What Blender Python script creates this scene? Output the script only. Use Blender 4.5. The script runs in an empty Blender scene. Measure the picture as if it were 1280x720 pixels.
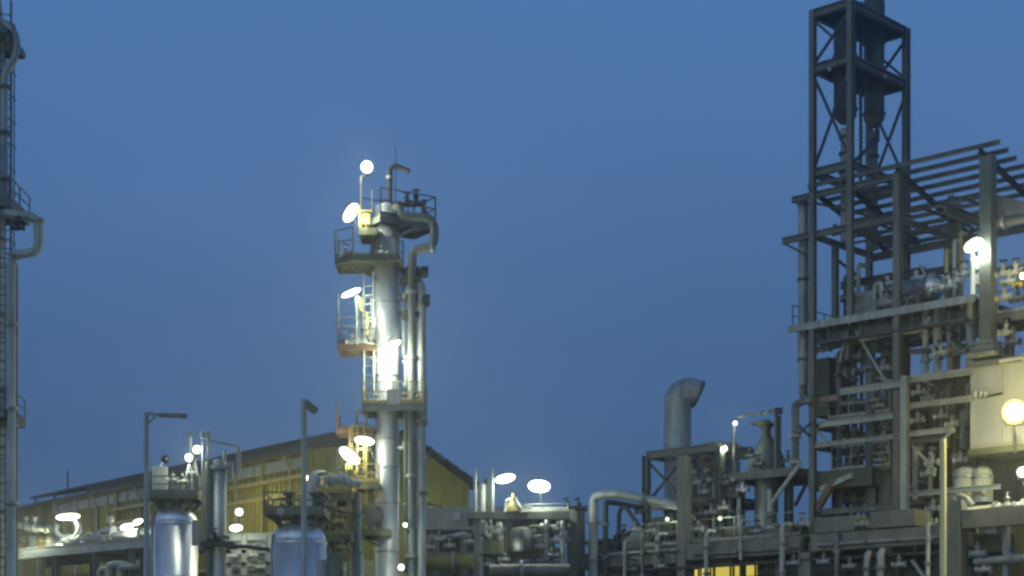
import bpy, math, random
from mathutils import Vector, Matrix
random.seed(7)
sc = bpy.context.scene
COL = sc.collection
V = Vector
UP = V((0, 0, 1))

# ------------------------------------------------------------------ survey
# the photographer stands at the origin, eye 2 m above ground; a 62 mm shifted lens
FPX, HX, HY, EYE = 2200.0, 640.0, 865.0, 2.0


def W(px, py, D):
    """survey point: bearing/elevation of the photo at distance D"""
    return V(((px - HX) / FPX * D, D, EYE + (HY - py) / FPX * D))


U = V((-0.7286, 0.6849, 0))      # long direction of the process structure (runs away to the west)
N = V((0.6849, 0.7286, 0))       # its depth direction
P0 = V(((1225 - HX) / FPX * 70, 70, 0))


def F(a, b, z):
    p = P0 + U * a + N * b
    return V((p.x, p.y, z))


def FA(px, b):
    p = P0 + N * b
    c = (px - HX) / FPX
    return (p.x - c * p.y) / (c * U.y - U.x)


def FP(px, py, b=0.0):
    a = FA(px, b)
    p = F(a, b, 0)
    p.z = EYE + (HY - py) / FPX * p.y
    return p


# ------------------------------------------------------------------ materials
MATS = {}


def mat(name, c1, c2=None, rough=0.5, metal=0.0, scale=1.5, stretch=(1, 1, 0.35), bump=0.0, streak=None, rvar=0.12):
    m = bpy.data.materials.new(name)
    m.use_nodes = True
    nt = m.node_tree
    n, l = nt.nodes, nt.links
    b = n['Principled BSDF']
    c2 = c2 or tuple(x * 0.72 for x in c1)
    tc = n.new('ShaderNodeTexCoord')
    mp = n.new('ShaderNodeMapping')
    mp.inputs['Scale'].default_value = stretch
    l.new(tc.outputs['Object'], mp.inputs['Vector'])
    nz = n.new('ShaderNodeTexNoise')
    nz.inputs['Scale'].default_value = scale
    nz.inputs['Detail'].default_value = 8
    nz.inputs['Roughness'].default_value = 0.65
    l.new(mp.outputs['Vector'], nz.inputs['Vector'])
    rp = n.new('ShaderNodeValToRGB')
    rp.color_ramp.elements[0].position = 0.36
    rp.color_ramp.elements[1].position = 0.64
    rp.color_ramp.elements[0].color = (*c2, 1)
    rp.color_ramp.elements[1].color = (*c1, 1)
    l.new(nz.outputs['Fac'], rp.inputs['Fac'])
    col = rp.outputs['Color']
    if streak:
        nz2 = n.new('ShaderNodeTexNoise')
        mp2 = n.new('ShaderNodeMapping')
        mp2.inputs['Scale'].default_value = (3.5, 3.5, 0.35)
        l.new(tc.outputs['Object'], mp2.inputs['Vector'])
        l.new(mp2.outputs['Vector'], nz2.inputs['Vector'])
        nz2.inputs['Scale'].default_value = 1.3
        nz2.inputs['Detail'].default_value = 6
        r2 = n.new('ShaderNodeValToRGB')
        r2.color_ramp.elements[0].position = 0.56
        r2.color_ramp.elements[1].position = 0.72
        l.new(nz2.outputs['Fac'], r2.inputs['Fac'])
        mx = n.new('ShaderNodeMixRGB')
        mx.inputs['Color2'].default_value = (*streak, 1)
        l.new(r2.outputs['Color'], mx.inputs['Fac'])
        l.new(col, mx.inputs['Color1'])
        col = mx.outputs['Color']
    l.new(col, b.inputs['Base Color'])
    mr = n.new('ShaderNodeMapRange')
    mr.inputs['To Min'].default_value = max(0.05, rough - rvar)
    mr.inputs['To Max'].default_value = min(1, rough + rvar)
    l.new(nz.outputs['Fac'], mr.inputs['Value'])
    l.new(mr.outputs['Result'], b.inputs['Roughness'])
    b.inputs['Metallic'].default_value = metal
    if bump:
        bp = n.new('ShaderNodeBump')
        bp.inputs['Strength'].default_value = bump
        bp.inputs['Distance'].default_value = 0.05
        l.new(nz.outputs['Fac'], bp.inputs['Height'])
        l.new(bp.outputs['Normal'], b.inputs['Normal'])
    MATS[name] = m
    return m


def emis(name, col, s):
    m = bpy.data.materials.new(name)
    m.use_nodes = True
    b = m.node_tree.nodes['Principled BSDF']
    b.inputs['Base Color'].default_value = (.35, .3, .15, 1)
    b.inputs['Emission Color'].default_value = (*col, 1)
    b.inputs['Emission Strength'].default_value = s
    return m


GALV = mat('galvanised steel', (.34, .37, .37), (.19, .22, .22), .48, .35, 2.0, streak=(.20, .17, .12))
ALU = mat('aluminium cladding', (.66, .68, .69), (.50, .53, .55), .26, .8, 1.2, streak=(.34, .34, .30), rvar=.08)
PALE = mat('pale painted steel', (.38, .42, .39), (.22, .25, .235), .5, .1, 1.6, streak=(.26, .22, .15))
FRAME = mat('grey green painted steel', (.145, .165, .150), (.08, .095, .085), .5, .15, 1.4, streak=(.14, .115, .085))
DARK = mat('dark painted steel', (.050, .062, .062), (.03, .036, .038), .55, .2, 1.4)
SILEN = mat('dark silencer shell', (.095, .115, .105), (.065, .08, .075), .5, .3, .9, streak=(.07, .055, .04))
CONC = mat('weathered concrete', (.23, .24, .20), (.13, .14, .115), .85, 0, .8, bump=.35, streak=(.12, .12, .09))
YEL = mat('yellow safety paint', (.33, .28, .085), (.22, .18, .06), .55, 0, 2.5, streak=(.22, .13, .05))
DECK = mat('olive deck steel', (.15, .155, .085), (.09, .095, .05), .6, .1, 1.5, streak=(.10, .07, .03))
OLIVE = mat('olive wall cladding', (.24, .225, .045), (.12, .115, .03), .6, 0, .5, streak=(.13, .12, .06))
GREYCLAD = mat('grey wall cladding', (.27, .29, .26), (.19, .21, .19), .6, 0, .5, streak=(.14, .14, .11))
ROOF = mat('dark roof sheet', (.030, .029, .031), (.018, .018, .02), .6, .2, .6)
WHITE = mat('white wall paint', (.36, .39, .39), (.25, .28, .28), .6, 0, .4, streak=(.46, .45, .39))
STEEL = mat('polished stainless steel', (.86, .87, .88), (.74, .76, .78), .34, .72, .7, streak=(.55, .56, .55), rvar=.05)
LEMON = mat('pale pole paint tinted lamp yellow', (.62, .60, .30), (.48, .46, .22), .5, 0, 1.5)  # yellow lamplight on the pole is tinted into this colour
DULL = mat('dull insulated cladding', (.50, .53, .55), (.36, .39, .41), .42, .35, 1.0, streak=(.30, .30, .27), rvar=.08)
RUST = mat('red oxide paint', (.17, .095, .055), (.11, .07, .045), .65, 0, 2.0)
GREEN = mat('dark green clad panel', (.085, .10, .058), (.055, .066, .04), .65, 0, .6, streak=(.10, .09, .045))
PINK = mat('weathered buff paint', (.40, .30, .23), (.29, .22, .17), .6, 0, 1.0, streak=(.2, .13, .09))
BLACK = mat('black paint', (.015, .016, .018), (.01, .01, .012), .5, 0, 1)
GROUND = mat('gravel and concrete yard', (.20, .195, .175), (.13, .128, .115), .9, 0, .25, (1, 1, 1), bump=.4)
LAMPW = emis('cool lamp glow', (1.0, 1.0, .80), 8)
LAMPN = emis('white lamp glow', (.97, 1.0, .93), 8)
LAMPD = emis('dim lamp glow', (1.0, 1.0, .86), 1.6)
LAMPY = emis('sodium lamp glow', (1.0, .88, .42), 9)
HALO = emis('floodlight halo glow', (1.0, .70, .16), 1.6)  # emission that imitates the halo of the big floodlight
HALO.node_tree.nodes['Principled BSDF'].inputs['Base Color'].default_value = (.10, .065, .008, 1)
GLOW_PANES = [emis('yellow glow pane', (1.0, .80, .14), .7), emis('bright glow pane', (1.0, .84, .18), .95), emis('dim glow pane', (1.0, .74, .10), .35)]  # added glow in place of lamplit equipment under the rack


# ------------------------------------------------------------------ mesh builder
def basis(d, up=UP):
    d = d.normalized()
    if abs(d.dot(up)) > 0.98:
        up = V((0.69, 0.72, 0)) if abs(d.z) > .9 else UP
    s = d.cross(up).normalized()
    t = s.cross(d).normalized()
    return d, s, t


class MB:
    def __init__(s):
        s.v, s.f, s.sm = [], [], []

    def quad(s, pts, smooth=False):
        k = len(s.v)
        s.v += [V(p) for p in pts]
        s.f.append(tuple(range(k, k + len(pts))))
        s.sm.append(smooth)

    def hexa(s, c):          # 8 corners: bottom 4 ccw, top 4 ccw
        k = len(s.v)
        s.v += c
        for q in ((3, 2, 1, 0), (4, 5, 6, 7), (0, 1, 5, 4), (1, 2, 6, 5), (2, 3, 7, 6), (3, 0, 4, 7)):
            s.f.append(tuple(k + i for i in q))
            s.sm.append(False)
        return s

    def bar(s, p, q, w, h=None, up=UP):
        h = h or w
        d, a, t = basis(q - p, up)
        a, t = a * w / 2, t * h / 2
        return s.hexa([p - a - t, p + a - t, q + a - t, q - a - t, p - a + t, p + a + t, q + a + t, q - a + t])

    def ibeam(s, p, q, w, h, up=UP, t=None):
        """H or I section: two flanges and a web"""
        t = t or max(0.025, h * .09)
        d, a, tt = basis(q - p, up)
        for sg in (1, -1):
            o = tt * sg * (h / 2 - t / 2)
            s.bar(p + o, q + o, w, t, up)
        s.bar(p, q, t * .8, h - 2 * t, up)
        return s

    def box(s, c, sx, sy, sz, ax=None):
        x, y = ax or (V((1, 0, 0)), V((0, 1, 0)))
        x, y, z = x * sx / 2, y * sy / 2, UP * sz / 2
        return s.hexa([c - x - y - z, c + x - y - z, c + x + y - z, c - x + y - z, c - x - y + z, c + x - y + z, c + x + y + z, c - x + y + z])

    def ring(s, c, a, t, r, n):
        k = len(s.v)
        for i in range(n):
            w = 2 * math.pi * i / n
            s.v.append(c + a * (r * math.cos(w)) + t * (r * math.sin(w)))
        return k

    def skin(s, k0, k1, n):
        for i in range(n):
            j = (i + 1) % n
            s.f.append((k0 + i, k0 + j, k1 + j, k1 + i))
            s.sm.append(True)

    def cap(s, c, a, t, r, n, flip=False):
        k = s.ring(c, a, t, r, n)
        f = list(range(k, k + n))
        s.f.append(tuple(f[::-1] if flip else f))
        s.sm.append(False)

    def cyl(s, p, q, r, r2=None, n=14):
        r2 = r if r2 is None else r2
        d, a, t = basis(q - p)
        t = -t
        k0 = s.ring(p, a, t, r, n)
        k1 = s.ring(q, a, t, r2, n)
        s.skin(k0, k1, n)
        s.cap(p, a, t, r, n, True)
        s.cap(q, a, t, r2, n)
        return s

    def lathe(s, c, prof, n=28, axis=UP):
        """profile of (radius, distance along the axis)"""
        d, a, t = basis(axis)
        t = -t
        ks = [s.ring(c + d * z, a, t, max(r, 1e-4), n) for r, z in prof]
        for i in range(len(ks) - 1):
            s.skin(ks[i], ks[i + 1], n)
        s.cap(c + d * prof[0][1], a, t, prof[0][0], n, True)
        s.cap(c + d * prof[-1][1], a, t, prof[-1][0], n)
        return s

    def tube(s, pts, r, n=12, bend=2.0, seg=5, open_end=False):
        pts = [V(p) for p in pts]
        path = [pts[0]]
        for i in range(1, len(pts) - 1):
            A, B, C = pts[i - 1], pts[i], pts[i + 1]
            d1, d2 = (A - B), (C - B)
            R = min(bend * r, d1.length * .49, d2.length * .49)
            a, c = B + d1.normalized() * R, B + d2.normalized() * R
            for k in range(seg + 1):
                u = k / seg
                path.append(a * (1 - u) ** 2 + B * (2 * u * (1 - u)) + c * u * u)
        path.append(pts[-1])
        d, a, t = basis(path[1] - path[0])
        ks = []
        for i, p in enumerate(path):
            if i == 0:
                dd = path[1] - path[0]
            elif i == len(path) - 1:
                dd = path[-1] - path[-2]
            else:
                dd = (path[i + 1] - path[i]).normalized() + (path[i] - path[i - 1]).normalized()
            if dd.length < 1e-6:
                dd = path[-1] - path[0]
            dd.normalize()
            a = (a - dd * a.dot(dd)).normalized()
            t = dd.cross(a)
            ks.append(s.ring(p, a, t, r, n))
        for i in range(len(ks) - 1):
            s.skin(ks[i], ks[i + 1], n)
        for i, fl in ((0, True), (-1, False)):
            if open_end and i == -1:
                continue
            f = list(range(ks[i], ks[i] + n))
            s.f.append(tuple(f if fl else f[::-1]))
            s.sm.append(False)
        return s

    def sphere(s, c, r, n=14, sq=1.0):
        prof = [(r * math.sin(math.pi * i / 8), -r * sq * math.cos(math.pi * i / 8)) for i in range(9)]
        return s.lathe(c, prof, n)

    def prism(s, poly, z0, z1):
        """vertical prism over a ground polygon of (x, y)"""
        n = len(poly)
        area = sum(poly[i][0] * poly[(i + 1) % n][1] - poly[(i + 1) % n][0] * poly[i][1] for i in range(n))
        if area < 0:
            poly = poly[::-1]
        k = len(s.v)
        s.v += [V((p[0], p[1], z0)) for p in poly] + [V((p[0], p[1], z1)) for p in poly]
        s.f.append(tuple(range(k + n - 1, k - 1, -1)))
        s.f.append(tuple(range(k + n, k + 2 * n)))
        s.sm += [False, False]
        for i in range(n):
            j = (i + 1) % n
            s.f.append((k + i, k + j, k + n + j, k + n + i))
            s.sm.append(False)
        return s

    def build(s, name, m, parent=None):
        me = bpy.data.meshes.new(name)
        off = V((0, 0, 0))
        q = parent
        while q is not None:
            off += q.location
            q = q.parent
        if parent is None:
            xs = [v.x for v in s.v]
            ys = [v.y for v in s.v]
            loc = V(((min(xs) + max(xs)) / 2, (min(ys) + max(ys)) / 2, min(v.z for v in s.v)))
            off = loc
        else:
            loc = V((0, 0, 0))
        me.from_pydata([tuple(v - off) for v in s.v], [], s.f)
        me.polygons.foreach_set('use_smooth', s.sm)
        me.materials.append(m)
        me.update()
        o = bpy.data.objects.new(name, me)
        o.location = loc
        COL.objects.link(o)
        if parent is not None:
            o.parent = parent
        return o


def tag(o, label, cat, group=None):
    o['label'] = label
    o['category'] = cat
    if group:
        o['group'] = group
    return o


def thing(name, label, cat, loc, group=None):
    o = bpy.data.objects.new(name, None)
    o.location = V(loc)
    COL.objects.link(o)
    return tag(o, label, cat, group)


def struct(o):
    o['kind'] = 'structure'
    return o


def xy(p):
    return (p.x, p.y)


# ------------------------------------------------------------------ reusable makers
def railing(pts, parent, m=YEL, h=1.1, step=1.1, th=.05, name='railing', closed=False):
    mb = MB()
    pts = [V(p) for p in pts]
    if closed:
        pts = pts + [pts[0]]
    for p, q in zip(pts, pts[1:]):
        L = (q - p).length
        n = max(1, round(L / step))
        for i in range(n + 1):
            o = p + (q - p) * (i / n)
            mb.bar(o, o + UP * h, th * .9)
        for zz in (h, h * .55):
            mb.bar(p + UP * zz, q + UP * zz, th * .8)
        mb.bar(p + UP * .07, q + UP * .07, .02, .12)
    return mb.build(name, m, parent)


def platform(poly, z, parent, m=FRAME, rail=None, rm=YEL, edge=.22, name='platform', h=1.1, closed=True, joists=True):
    """deck slab with an edge channel and joists, railing as its child; poly = [(x, y)]"""
    mb = MB()
    mb.prism(poly, z - .06, z)
    n = len(poly)
    for i in range(n):
        p = V((*poly[i], z - .06 - edge / 2 - .002))
        q = V((*poly[(i + 1) % n], z - .06 - edge / 2 - .002))
        mb.bar(p, q, .06, edge)
    if joists and n >= 4:
        A, B, C, D = [V((*poly[k], z - .12)) for k in (0, 1, 2, 3)]
        k = max(2, int((B - A).length / .8))
        for i in range(1, k):
            u = i / k
            mb.bar(A + (B - A) * u, D + (C - D) * u, .05, .1)
    o = mb.build(name, m, parent)
    if rail is not None:
        pts = [V((*poly[i % n], z)) for i in rail]
        railing(pts, o, rm, h)
    return o


def ladder(base, top, out, parent, m=YEL, cage=True, w=.45):
    """caged ladder: stringers, rungs, hoops; out = direction away from the wall"""
    mb = MB()
    d = (top - base).normalized()
    out = out.normalized()
    s = d.cross(out).normalized()
    for sg in (1, -1):
        mb.bar(base + s * sg * w / 2, top + s * sg * w / 2, .06, .06)
    L = (top - base).length
    k = int(L / .35)
    for i in range(k):
        p = base + d * (i * .35 + .1)
        mb.bar(p - s * w / 2, p + s * w / 2, .035)
    if cage:
        hoops = [base + d * x for x in [2.3 + .9 * i for i in range(int((L - 2.0) / .9))]]
        offs = []
        for i in range(7):
            an = math.pi * i / 6
            offs.append(s * (.38 * math.cos(an)) + out * (.72 * math.sin(an)))
        for hp in hoops:
            for o1, o2 in zip(offs, offs[1:]):
                mb.bar(hp + o1, hp + o2, .05, .03)
        if len(hoops) > 1:
            for o in offs[1:6]:
                mb.bar(hoops[0] + o, hoops[-1] + o, .035)
    return mb.build('ladder', m, parent)


def light(p, power, col, r=.25, parent=None):
    ld = bpy.data.lights.new('lamp_light', 'POINT')
    ld.energy = power
    ld.color = col
    ld.shadow_soft_size = r
    o = bpy.data.objects.new('lamp_light', ld)
    COL.objects.link(o)
    if parent is not None:
        o.parent = parent
        o.location = p - parent.location
    else:
        o.location = p
    return o


COOL = (.93, 1.0, .76)
WARM = (1.0, .80, .26)
LP = .44


def tube_lamp(p, q, mount, label, power=260, group='fluorescent tube lights on the plant', col=COOL, em=None, w=.26):
    """fluorescent luminaire from p to q on an arm from mount"""
    c = (p + q) / 2
    t = thing('tube_light', label, 'light', c, group)
    d, s, u = basis(q - p)
    mb = MB()
    L = (q - p).length
    rr_ = w / 2 * .9
    mb.lathe(p, [(rr_ * math.sqrt(max(0, 1 - (2 * k / 14 - 1) ** 2)), L * k / 14) for k in range(15)], 16, d)
    mb.build('diffuser', em or LAMPW, t)
    mb = MB()
    if u.z < 0:
        u = -u
    mb.bar(p + d * L * .12 + u * (w * .5), q - d * L * .12 + u * (w * .5), w * .5, .05)
    mb.build('housing', DARK, t)
    mb = MB()
    mb.tube([c + u * (w * .5), c + u * (w * .5 + .08) + V((0, .15, 0)), mount], .03, 8)
    mb.build('bracket', DARK, t)
    light(c - u * .35 + V((0, -.25, 0)), power * LP, col, .3, t)
    return t


def flood(p, aim, r, mount, label, power=260, col=COOL, em=None, group='round floodlights on the plant'):
    """round floodlight: bowl, glowing lens, stirrup"""
    t = thing('floodlight', label, 'floodlight', p, group)
    d = aim.normalized()
    mb = MB()
    mb.lathe(p, [(r * .35, -r * .95), (r * .55, -r * .9), (r * .95, -r * .25), (r * 1.06, 0), (r * 1.06, .05)], 18, d)
    mb.build('housing', DARK, t)
    mb = MB()
    mb.lathe(p + d * .052, [(r * .86, 0), (r * .8, r * .2), (r * .58, r * .4), (r * .26, r * .5)], 18, d)
    mb.build('lens', em or LAMPN, t)
    mb = MB()
    _, s, u = basis(d)
    mb.tube([p - d * r * .5 + s * r * .9, p - d * r * .5 + s * r * .8 - u * r * 1.15, p - d * r * .5 - s * r * .8 - u * r * 1.15, p - d * r * .5 - s * r * .9], .022, 8)
    mb.tube([p - d * r * .5 - u * r * 1.15, mount], .03, 8)
    mb.build('bracket', DARK, t)
    light(p + d * (r + .35), power * LP, col, r, t)
    return t


def pipe(pts, r, label, m=GALV, flanges=(), supports=(), group=None, name='process_pipe', bend=2.2, n=12, cat='pipe'):
    """pipe run with bolted flanges (fractions of segments: (i, u)) and support shoes down to a height"""
    pts = [V(p) for p in pts]
    if not flanges and not supports:
        mb = MB()
        mb.tube(pts, r, n, bend)
        return tag(mb.build(name, m), label, cat, group)
    t = thing(name, label, cat, pts[0], group)
    mb = MB()
    mb.tube(pts, r, n, bend)
    mb.build('pipe_body', m, t)
    for i, u in flanges:
        p = pts[i] + (pts[i + 1] - pts[i]) * u
        d = (pts[i + 1] - pts[i]).normalized()
        mb = MB()
        mb.cyl(p - d * .06, p - d * .006, r * 1.55, n=14)
        mb.cyl(p + d * .006, p + d * .06, r * 1.55, n=14)
        mb.build('flange', GALV if m is not GALV else FRAME, t)
    for i, u, z in supports:
        p = pts[i] + (pts[i + 1] - pts[i]) * u
        mb = MB()
        mb.bar(p, V((p.x, p.y, z)), r * .8)
        mb.bar(V((p.x, p.y, z)), V((p.x, p.y, z + .05)), r * 2.4)
        mb.build('support', FRAME, t)
    return t


def valve(p, d, r, label, m=PALE, group='valves on the plant', wheel=BLACK, up=UP):
    """gate valve: flanged body along d, bonnet and handwheel along up"""
    t = thing('gate_valve', label, 'valve', p, group)
    d = d.normalized()
    mb = MB()
    mb.lathe(p, [(r * .9, -r * 1.9), (r * .9, -r * 1.6), (r * .5, -r * 1.6), (r * .6, -r * .8), (r * .85, 0), (r * .6, r * .8), (r * .5, r * 1.6), (r * .9, r * 1.6), (r * .9, r * 1.9)], 14, d)
    mb.build('body', m, t)
    mb = MB()
    mb.lathe(p, [(r * .55, r * .6), (r * .5, r * 1.6), (r * .75, r * 1.6), (r * .75, r * 1.85), (r * .3, r * 1.9), (r * .12, r * 3.2)], 12, up)
    mb.build('bonnet', m, t)
    mb = MB()
    c = p + up * r * 3.0
    _, a, b = basis(up)
    ring = [c + a * (r * .95 * math.cos(w)) + b * (r * .95 * math.sin(w)) for w in [i * math.pi / 7 for i in range(15)]]
    mb.tube(ring, r * .12, 6, 1, 2)
    for w in (0, math.pi / 2):
        o = a * (r * .95 * math.cos(w)) + b * (r * .95 * math.sin(w))
        mb.bar(c - o, c + o, r * .14)
    mb.build('handwheel', wheel, t)
    return t


def dome(r, z0, h, k=7):
    return [(r * math.cos(math.pi / 2 * i / k), z0 + h * math.sin(math.pi / 2 * i / k)) for i in range(k + 1)]


# ================================================================== SETTING
mb = MB()
S = 1500
N_ = 30
mb.quad([V((-S, -S, 0)), V((S, -S, 0)), V((S, S, 0)), V((-S, S, 0))])
struct(mb.build('ground', GROUND))

# ================================================================== TALL COLUMN at the west edge of the picture
D = 66
c = W(-20, 865, D)
c.z = 0
t = thing('distillation_column', 'very tall column cut by the edge of the photo, with a looping overhead pipe', 'column', c)
MB().lathe(c, [(.95, 0), (.95, 3), (.74, 3.4), (.74, 27), (.62, 28), (.62, 33)] + dome(.62, 33, .3), 32).build('shell', GALV, t)
ladder(W(6, 865, D - .3), W(6, 0, D - .3), V((.3, -1, 0)), t, FRAME)
for i, (py, x1) in enumerate(((50, 20), (262, 26), (520, 20))):
    z = W(0, py, D).z
    platform([(c.x - 1.6, c.y - 1.5), (W(x1, 0, D).x, c.y - 1.5), (W(x1, 0, D).x, c.y + 1.2), (c.x - 1.6, c.y + 1.2)], z, t, FRAME, None if i == 0 else (0, 1, 2), FRAME, h=.8)
for py in (110, 205, 300, 395, 490, 560, 640):
    z = W(0, py, D).z
    MB().lathe(V((c.x, c.y, z)), [(.8, -.06), (.8, .06)], 28).build('stiffener_ring', FRAME, t)

pipe([W(5, 256, D - 1), W(5, 92, D - 1), W(20, 72, D - 1), W(21, 46, D - 1), W(8, 28, D - 1), W(-16, 30, D)], .14,
     'slim upper pipe with a swan-neck bend near the top edge of the photo', GALV, ((0, .2), (0, .55), (0, .9)))
pipe([W(-16, 258, D), W(14, 268, D - 1.6), W(47, 271, D - 1.6), W(48.5, 315, D - 1.6), W(17, 319, D - 1.4), W(14, 335, D - 1.3), V((W(14, 0, D - 1.3).x, D - 1.3, .3))], .17,
     'green-grey looping overhead pipe that drops down the side of the tallest column', PALE, ((2, .1), (4, .0), (5, .12), (5, .3), (5, .5), (5, .75)))
pipe([W(20, 330, D - .9), V((W(20, 0, D - .9).x, D - .9, .2))], .07, 'thin drop line beside the looping pipe of the tallest column', FRAME, [(0, x) for x in (.08, .2, .34, .5, .66, .8)])
p = W(22, 285, D - 1.8)
valve(p, V((1, 0, 0)), .13, 'black valve under the looping overhead pipe of the tallest column', BLACK)

# ================================================================== SHED behind
K = V((W(400, 0, 100).x, 100, 0))
S_ = V((-.62, .785, 0))
T_ = V((.785, .62, 0))
EH = EYE + (865 - 560) / FPX * 100
LEN = 62.0


def SH(s, t_, z):
    p = K + S_ * s + T_ * t_
    return V((p.x, p.y, z))


shed = thing('industrial_shed', 'long olive clad shed with a raised dark ridge roof behind the vessels', 'building', K)
mb = MB()
for z0, z1 in ((0, 6.0), (6.01, EH)):
    mb.hexa([SH(0, 0, z0), SH(0, .2, z0), SH(LEN, .2, z0), SH(LEN, 0, z0), SH(0, 0, z1), SH(0, .2, z1), SH(LEN, .2, z1), SH(LEN, 0, z1)])
s = .25
while s < LEN:
    mb.bar(SH(s, -.03, .1), SH(s, -.03, EH - .1), .09, .07, S_)
    s += .5
mb.build('side_wall', OLIVE, shed)
PK, RE = 5.6, 10.6
PH, RH = EH + 1.25, EH - 1.35
light(SH(-5, 7, 11.0), 420, (.95, 1, .3), .4)
light(SH(30, -6, EH - 3.4), 480, (1, .93, .7), .4)
light(SH(48, -6, EH - 3.4), 520, (1, .93, .75), .4)
mb = MB()
gp = [(0.2, EH), (PK, PH), (RE, RH)]
mb.quad([SH(0, .21, 7.6), SH(0, RE, 7.6), SH(0, RE, RH), SH(0, PK, PH), SH(0, .21, EH)][::-1])
mb.quad([SH(.2, .21, 7.6), SH(.2, RE, 7.6), SH(.2, RE, RH), SH(.2, PK, PH), SH(.2, .21, EH)])
w = .5
while w < RE:
    top = EH + (PH - EH) * w / PK if w < PK else PH + (RH - PH) * (w - PK) / (RE - PK)
    mb.bar(SH(-.03, w, 7.6), SH(-.03, w, top - .1), .07, .09, T_)
    w += .5
mb.build('gable_wall', OLIVE, shed)
MB().hexa([SH(-.15, 0.1, 0), SH(-.15, RE + .1, 0), SH(.3, RE + .1, 0), SH(.3, 0.1, 0), SH(-.15, 0.1, 9.6), SH(-.15, RE + .1, 9.6), SH(.3, RE + .1, 9.6), SH(.3, 0.1, 9.6)]).build('lower_wall', GREYCLAD, shed)
mb = MB()
for (t0, z0), (t1, z1) in (((-.5, EH - .05), (PK, PH + .1)), ((PK, PH + .1), (RE + .5, RH))):
    mb.hexa([SH(-.4, t0, z0), SH(-.4, t1, z1), SH(LEN, t1, z1), SH(LEN, t0, z0), SH(-.4, t0, z0 + .16), SH(-.4, t1, z1 + .16), SH(LEN, t1, z1 + .16), SH(LEN, t0, z0 + .16)])
for k in range(9):        # purlin ends showing past the gable
    w = PK + .4 + k * .62
    z = PH + (RH - PH) * (w - PK) / (RE - PK) + .1
    mb.bar(SH(-.75, w, z), SH(.3, w, z), .2, .24)
roof = mb.build('roof', ROOF, shed)
mb = MB()       # raised ridge ventilator: posts, side louvre band, top slab
m0, m1 = 1.3, 44.0
for s in [m0 + .3 + i * 3.5 for i in range(13)]:
    if s < m1:
        mb.bar(SH(s, 1.7, EH + .1), SH(s, 1.7, EH + 1.0), .12)
for e0, e1, dz in ((m0, 34.0, 0), (34.02, m1, .42)):
    mb.hexa([SH(e0, 1.4, EH + .55 + dz), SH(e0, 5.2, EH + 1.3 + dz), SH(e1, 5.2, EH + 1.3 + dz), SH(e1, 1.4, EH + .55 + dz), SH(e0, 1.4, EH + 1.15), SH(e0, 5.2, EH + 1.8), SH(e1, 5.2, EH + 1.8), SH(e1, 1.4, EH + 1.15)])
mb.hexa([SH(m0, 2.6, EH + .4), SH(m0, 2.7, EH + .4), SH(34, 2.7, EH + .4), SH(34, 2.6, EH + .4), SH(m0, 2.6, EH + 1.1), SH(m0, 2.7, EH + 1.1), SH(34, 2.7, EH + 1.1), SH(34, 2.6, EH + 1.1)])
mb.build('ridge_ventilator', ROOF, roof)
mb = MB()
mb.bar(SH(-.2, -.58, EH - .02), SH(LEN, -.58, EH - .02), .2, .2)
mb.build('gutter', DARK, roof)
for z in (EH - 2.4, EH - 1.45, 9.6):
    MB().bar(SH(0.5, -.28, z), SH(26, -.28, z), .3, .22).build('wall_rail', YEL, shed)
for s in (6.0, 12.5, 19.0, 25.5, 32.0, 38.5):
    MB().bar(SH(s, -.16, 0), SH(s, -.16, EH - .2), .36, .2, S_).build('pilaster', GREYCLAD if s > 26 else OLIVE, shed)
mb = MB()
mb.bar(SH(1.5, -.1, EH - .62), SH(36, -.1, EH - .62), .12, .62)
for k in range(12):
    mb.bar(SH(3 + 3 * k, -.2, EH - .95), SH(3 + 3 * k, -.2, EH - .3), .12, .06, S_)
mb.build('clerestory_strip', GALV, shed)
MB().bar(SH(38, 1.8, EH + .2), SH(38, 1.8, EH + 2.6), .09).build('roof_mast', DARK, shed)
for s in (3.0, 9.3, 15.7, 22.2, 28.8, 35.2):
    mb = MB()
    mb.tube([SH(s, -.55, EH - .15), SH(s, -.5, EH - .5), SH(s, -.16, EH - 1.0), SH(s, -.16, .2)], .09, 8)
    mb.build('downpipe', GREYCLAD, shed)
# gable lamp bracket seen under the roof edge
p = SH(-.5, 7.1, 12.9)
tube_lamp(p, p + T_ * 1.4 + V((0, 0, .02)), p + S_ * .3 + V((0, 0, .3)), 'dim tube light on the olive gable wall of the shed', 14, w=.16, em=emis('dim tube', (1, 1, .8), .55))

# ================================================================== WEST PIPE RACK in front of the shed
RD = 82.0
R0 = V((W(180, 0, RD).x, RD, 0))


def RK(a, b, z):
    p = R0 + U * a + N * b
    return V((p.x, p.y, z))


def RKx(px, py, b=0.0):
    p = R0 + N * b
    c_ = (px - HX) / FPX
    a = (p.x - c_ * p.y) / (c_ * U.y - U.x)
    q = RK(a, b, 0)
    q.z = EYE + (HY - py) / FPX * q.y
    return q


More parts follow.
